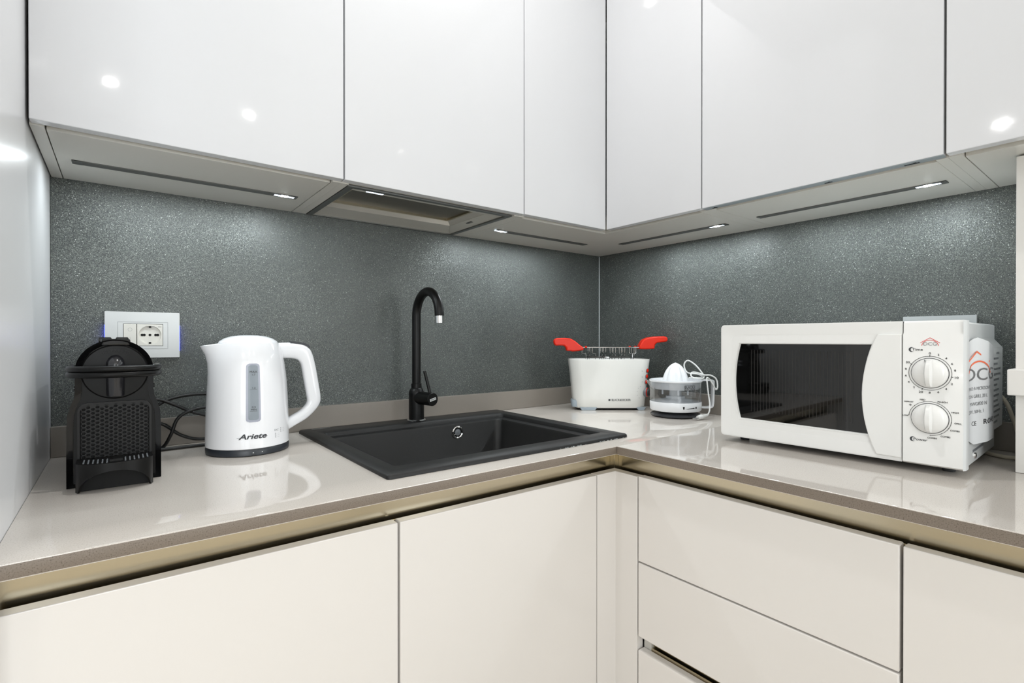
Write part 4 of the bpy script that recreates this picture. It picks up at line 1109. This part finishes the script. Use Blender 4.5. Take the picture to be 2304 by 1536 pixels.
# right side: bulge with vents, film sticker
def side(x_out, y, z): return (-.004+x_out, y, z)
b0 = rrect(.095, .292, .0480, .2300, .004, 4); b1 = rrect(.112, .290, .0600, .2120, .004, 4)
mb = MB().loft([[side(-.001, y, z) for y, z in b0], [side(.0125, y, z) for y, z in b1], ])
bl = mb.build('side_bulge', 'microwave_shell', t)
for i, (ln, off) in enumerate(((.020, .03), (.034, .0), (.026, .0), (.048, .0), (.048, .0), (.038, 0), (.024, 0), (.036, 0), (.036, 0), (.028, 0), (.040, 0), (.046, 0), (.038, 0), (.026, 0))):
    z = .2010-i*.0098
    MB().box(.0083, .0088, .190+off, .190+off+ln*1.5, z-.0019, z+.0019).build('vent_slot', 'dial_grey', bl)
fv = [(.004, .2150), (.060, .2290), (.118, .2100), (.118, .0560), (.055, .0490), (.004, .0690)]
def fx_(y): return .0015+.0125*max(0, min(1, (y-.05)/.065))
mb = MB(); V = []; 
rows_ = 12
ys_ = [.004+(.172-.004)*k/rows_ for k in range(rows_+1)]
def ftop(y): return .2150+(.2300-.2150)*min(1, y/.07) if y < .075 else .2300-(y-.075)*.16
def fbot(y): return .0690-(.0690-.0490)*min(1, y/.06)
V = []; F = []
for y in ys_: V += [side(fx_(y)+.0008, y, fbot(y)), side(fx_(y)+.0008, y, ftop(y))]
for k in range(rows_): F.append((2*k, 2*k+2, 2*k+3, 2*k+1))
mb.raw(V, F)
bmesh.ops.solidify(mb.bm, geom=mb.bm.faces[:], thickness=.0004)
fl = mb.build('film_sticker', 'film', t)
def on_side(y, z):
    M_ = Matrix(((0, 0, 1, -.004), (1, 0, 0, y), (0, 1, 0, z), (0, 0, 0, 1)))
    return M_
def sidetext(items, name, m):
    mb = MB()
    for s, sz, y, z, sx_ in items: mb.text(s, sz, on_side(y, z), sx=sx_, center=False, depth=.0001)
    for P in (items and []): pass
    mb.map(lambda c: (-.004+fx_(c.y)+.0014, c.y, c.z)); return mb.build(name, m, fl)
sidetext([('DCG', .0300, .018, .1660, 2.2)], 'film_logo', 'print_grey')
sidetext([('FORNO A MICROONDE', .0080, .020, .1430, 1.30), ('CON GRILL 20 L', .0080, .028, .1300, 1.45), ('MWG820 N', .0085, .040, .1170, 1.6), ('230V, 50Hz, 1', .0080, .030, .1040, 1.5)], 'film_lettering', 'print_grey')
sidetext([('CE', .0105, .050, .0840, 1.5)], 'approval_mark', 'print_black'); sidetext([('ROHS', .0130, .095, .0845, 2.0)], 'approval_mark', 'print_black')
mb = MB()
for P in ([(.020, .188), (.070, .2060)], [(.070, .2060), (.125, .1880)], arc3((.020, .1600), (.072, .1890), (.132, .1680), 20)):
    V, F = stroke([(a_, b_) for a_, b_ in P], .0028, 0); mb.raw([(-.004+fx_(v[0])+.0014, v[0], v[2]) for v in V], F)
mb.build('film_roof_mark', 'print_orange', fl)
MB().lathe([(.0055, 0), (.0050, .0020), (.0001, .0032)], 16, M=Matrix.Translation((-.004, .098, .0245)) @ Matrix.Rotation(PI/2, 4, 'Y')).build('screw', 'chrome', t)
MB().box(-.0042, -.0036, .080, .180, .0318, .0362).build('vent_slot', 'dial_grey', t)

c_ = tag(MB().tube(catmull([(-.028, -1.06, 1.035), (-.026, -1.095, 1.025), (-.026, -1.116, 1.003), (-.028, -1.127, .972), (-.030, -1.134, .947), (-.040, -1.142, .920), (-.056, -1.150, .9055)], 8), .0036, 10).build('power_cable', 'cable_cream'), 'cream cable hanging from behind the microwave to the worktop', 'cable', 'loose power cables')
tag(MB().tube(catmull([(-.060, -1.06, .9045), (-.085, -1.095, .9045), (-.102, -1.113, .9045), (-.110, -1.130, .9045), (-.104, -1.149, .9045)], 8), .0036, 10).build('power_cable', 'cable_cream'), 'cream cable lying flat on the worktop beside the microwave', 'cable', 'loose power cables')
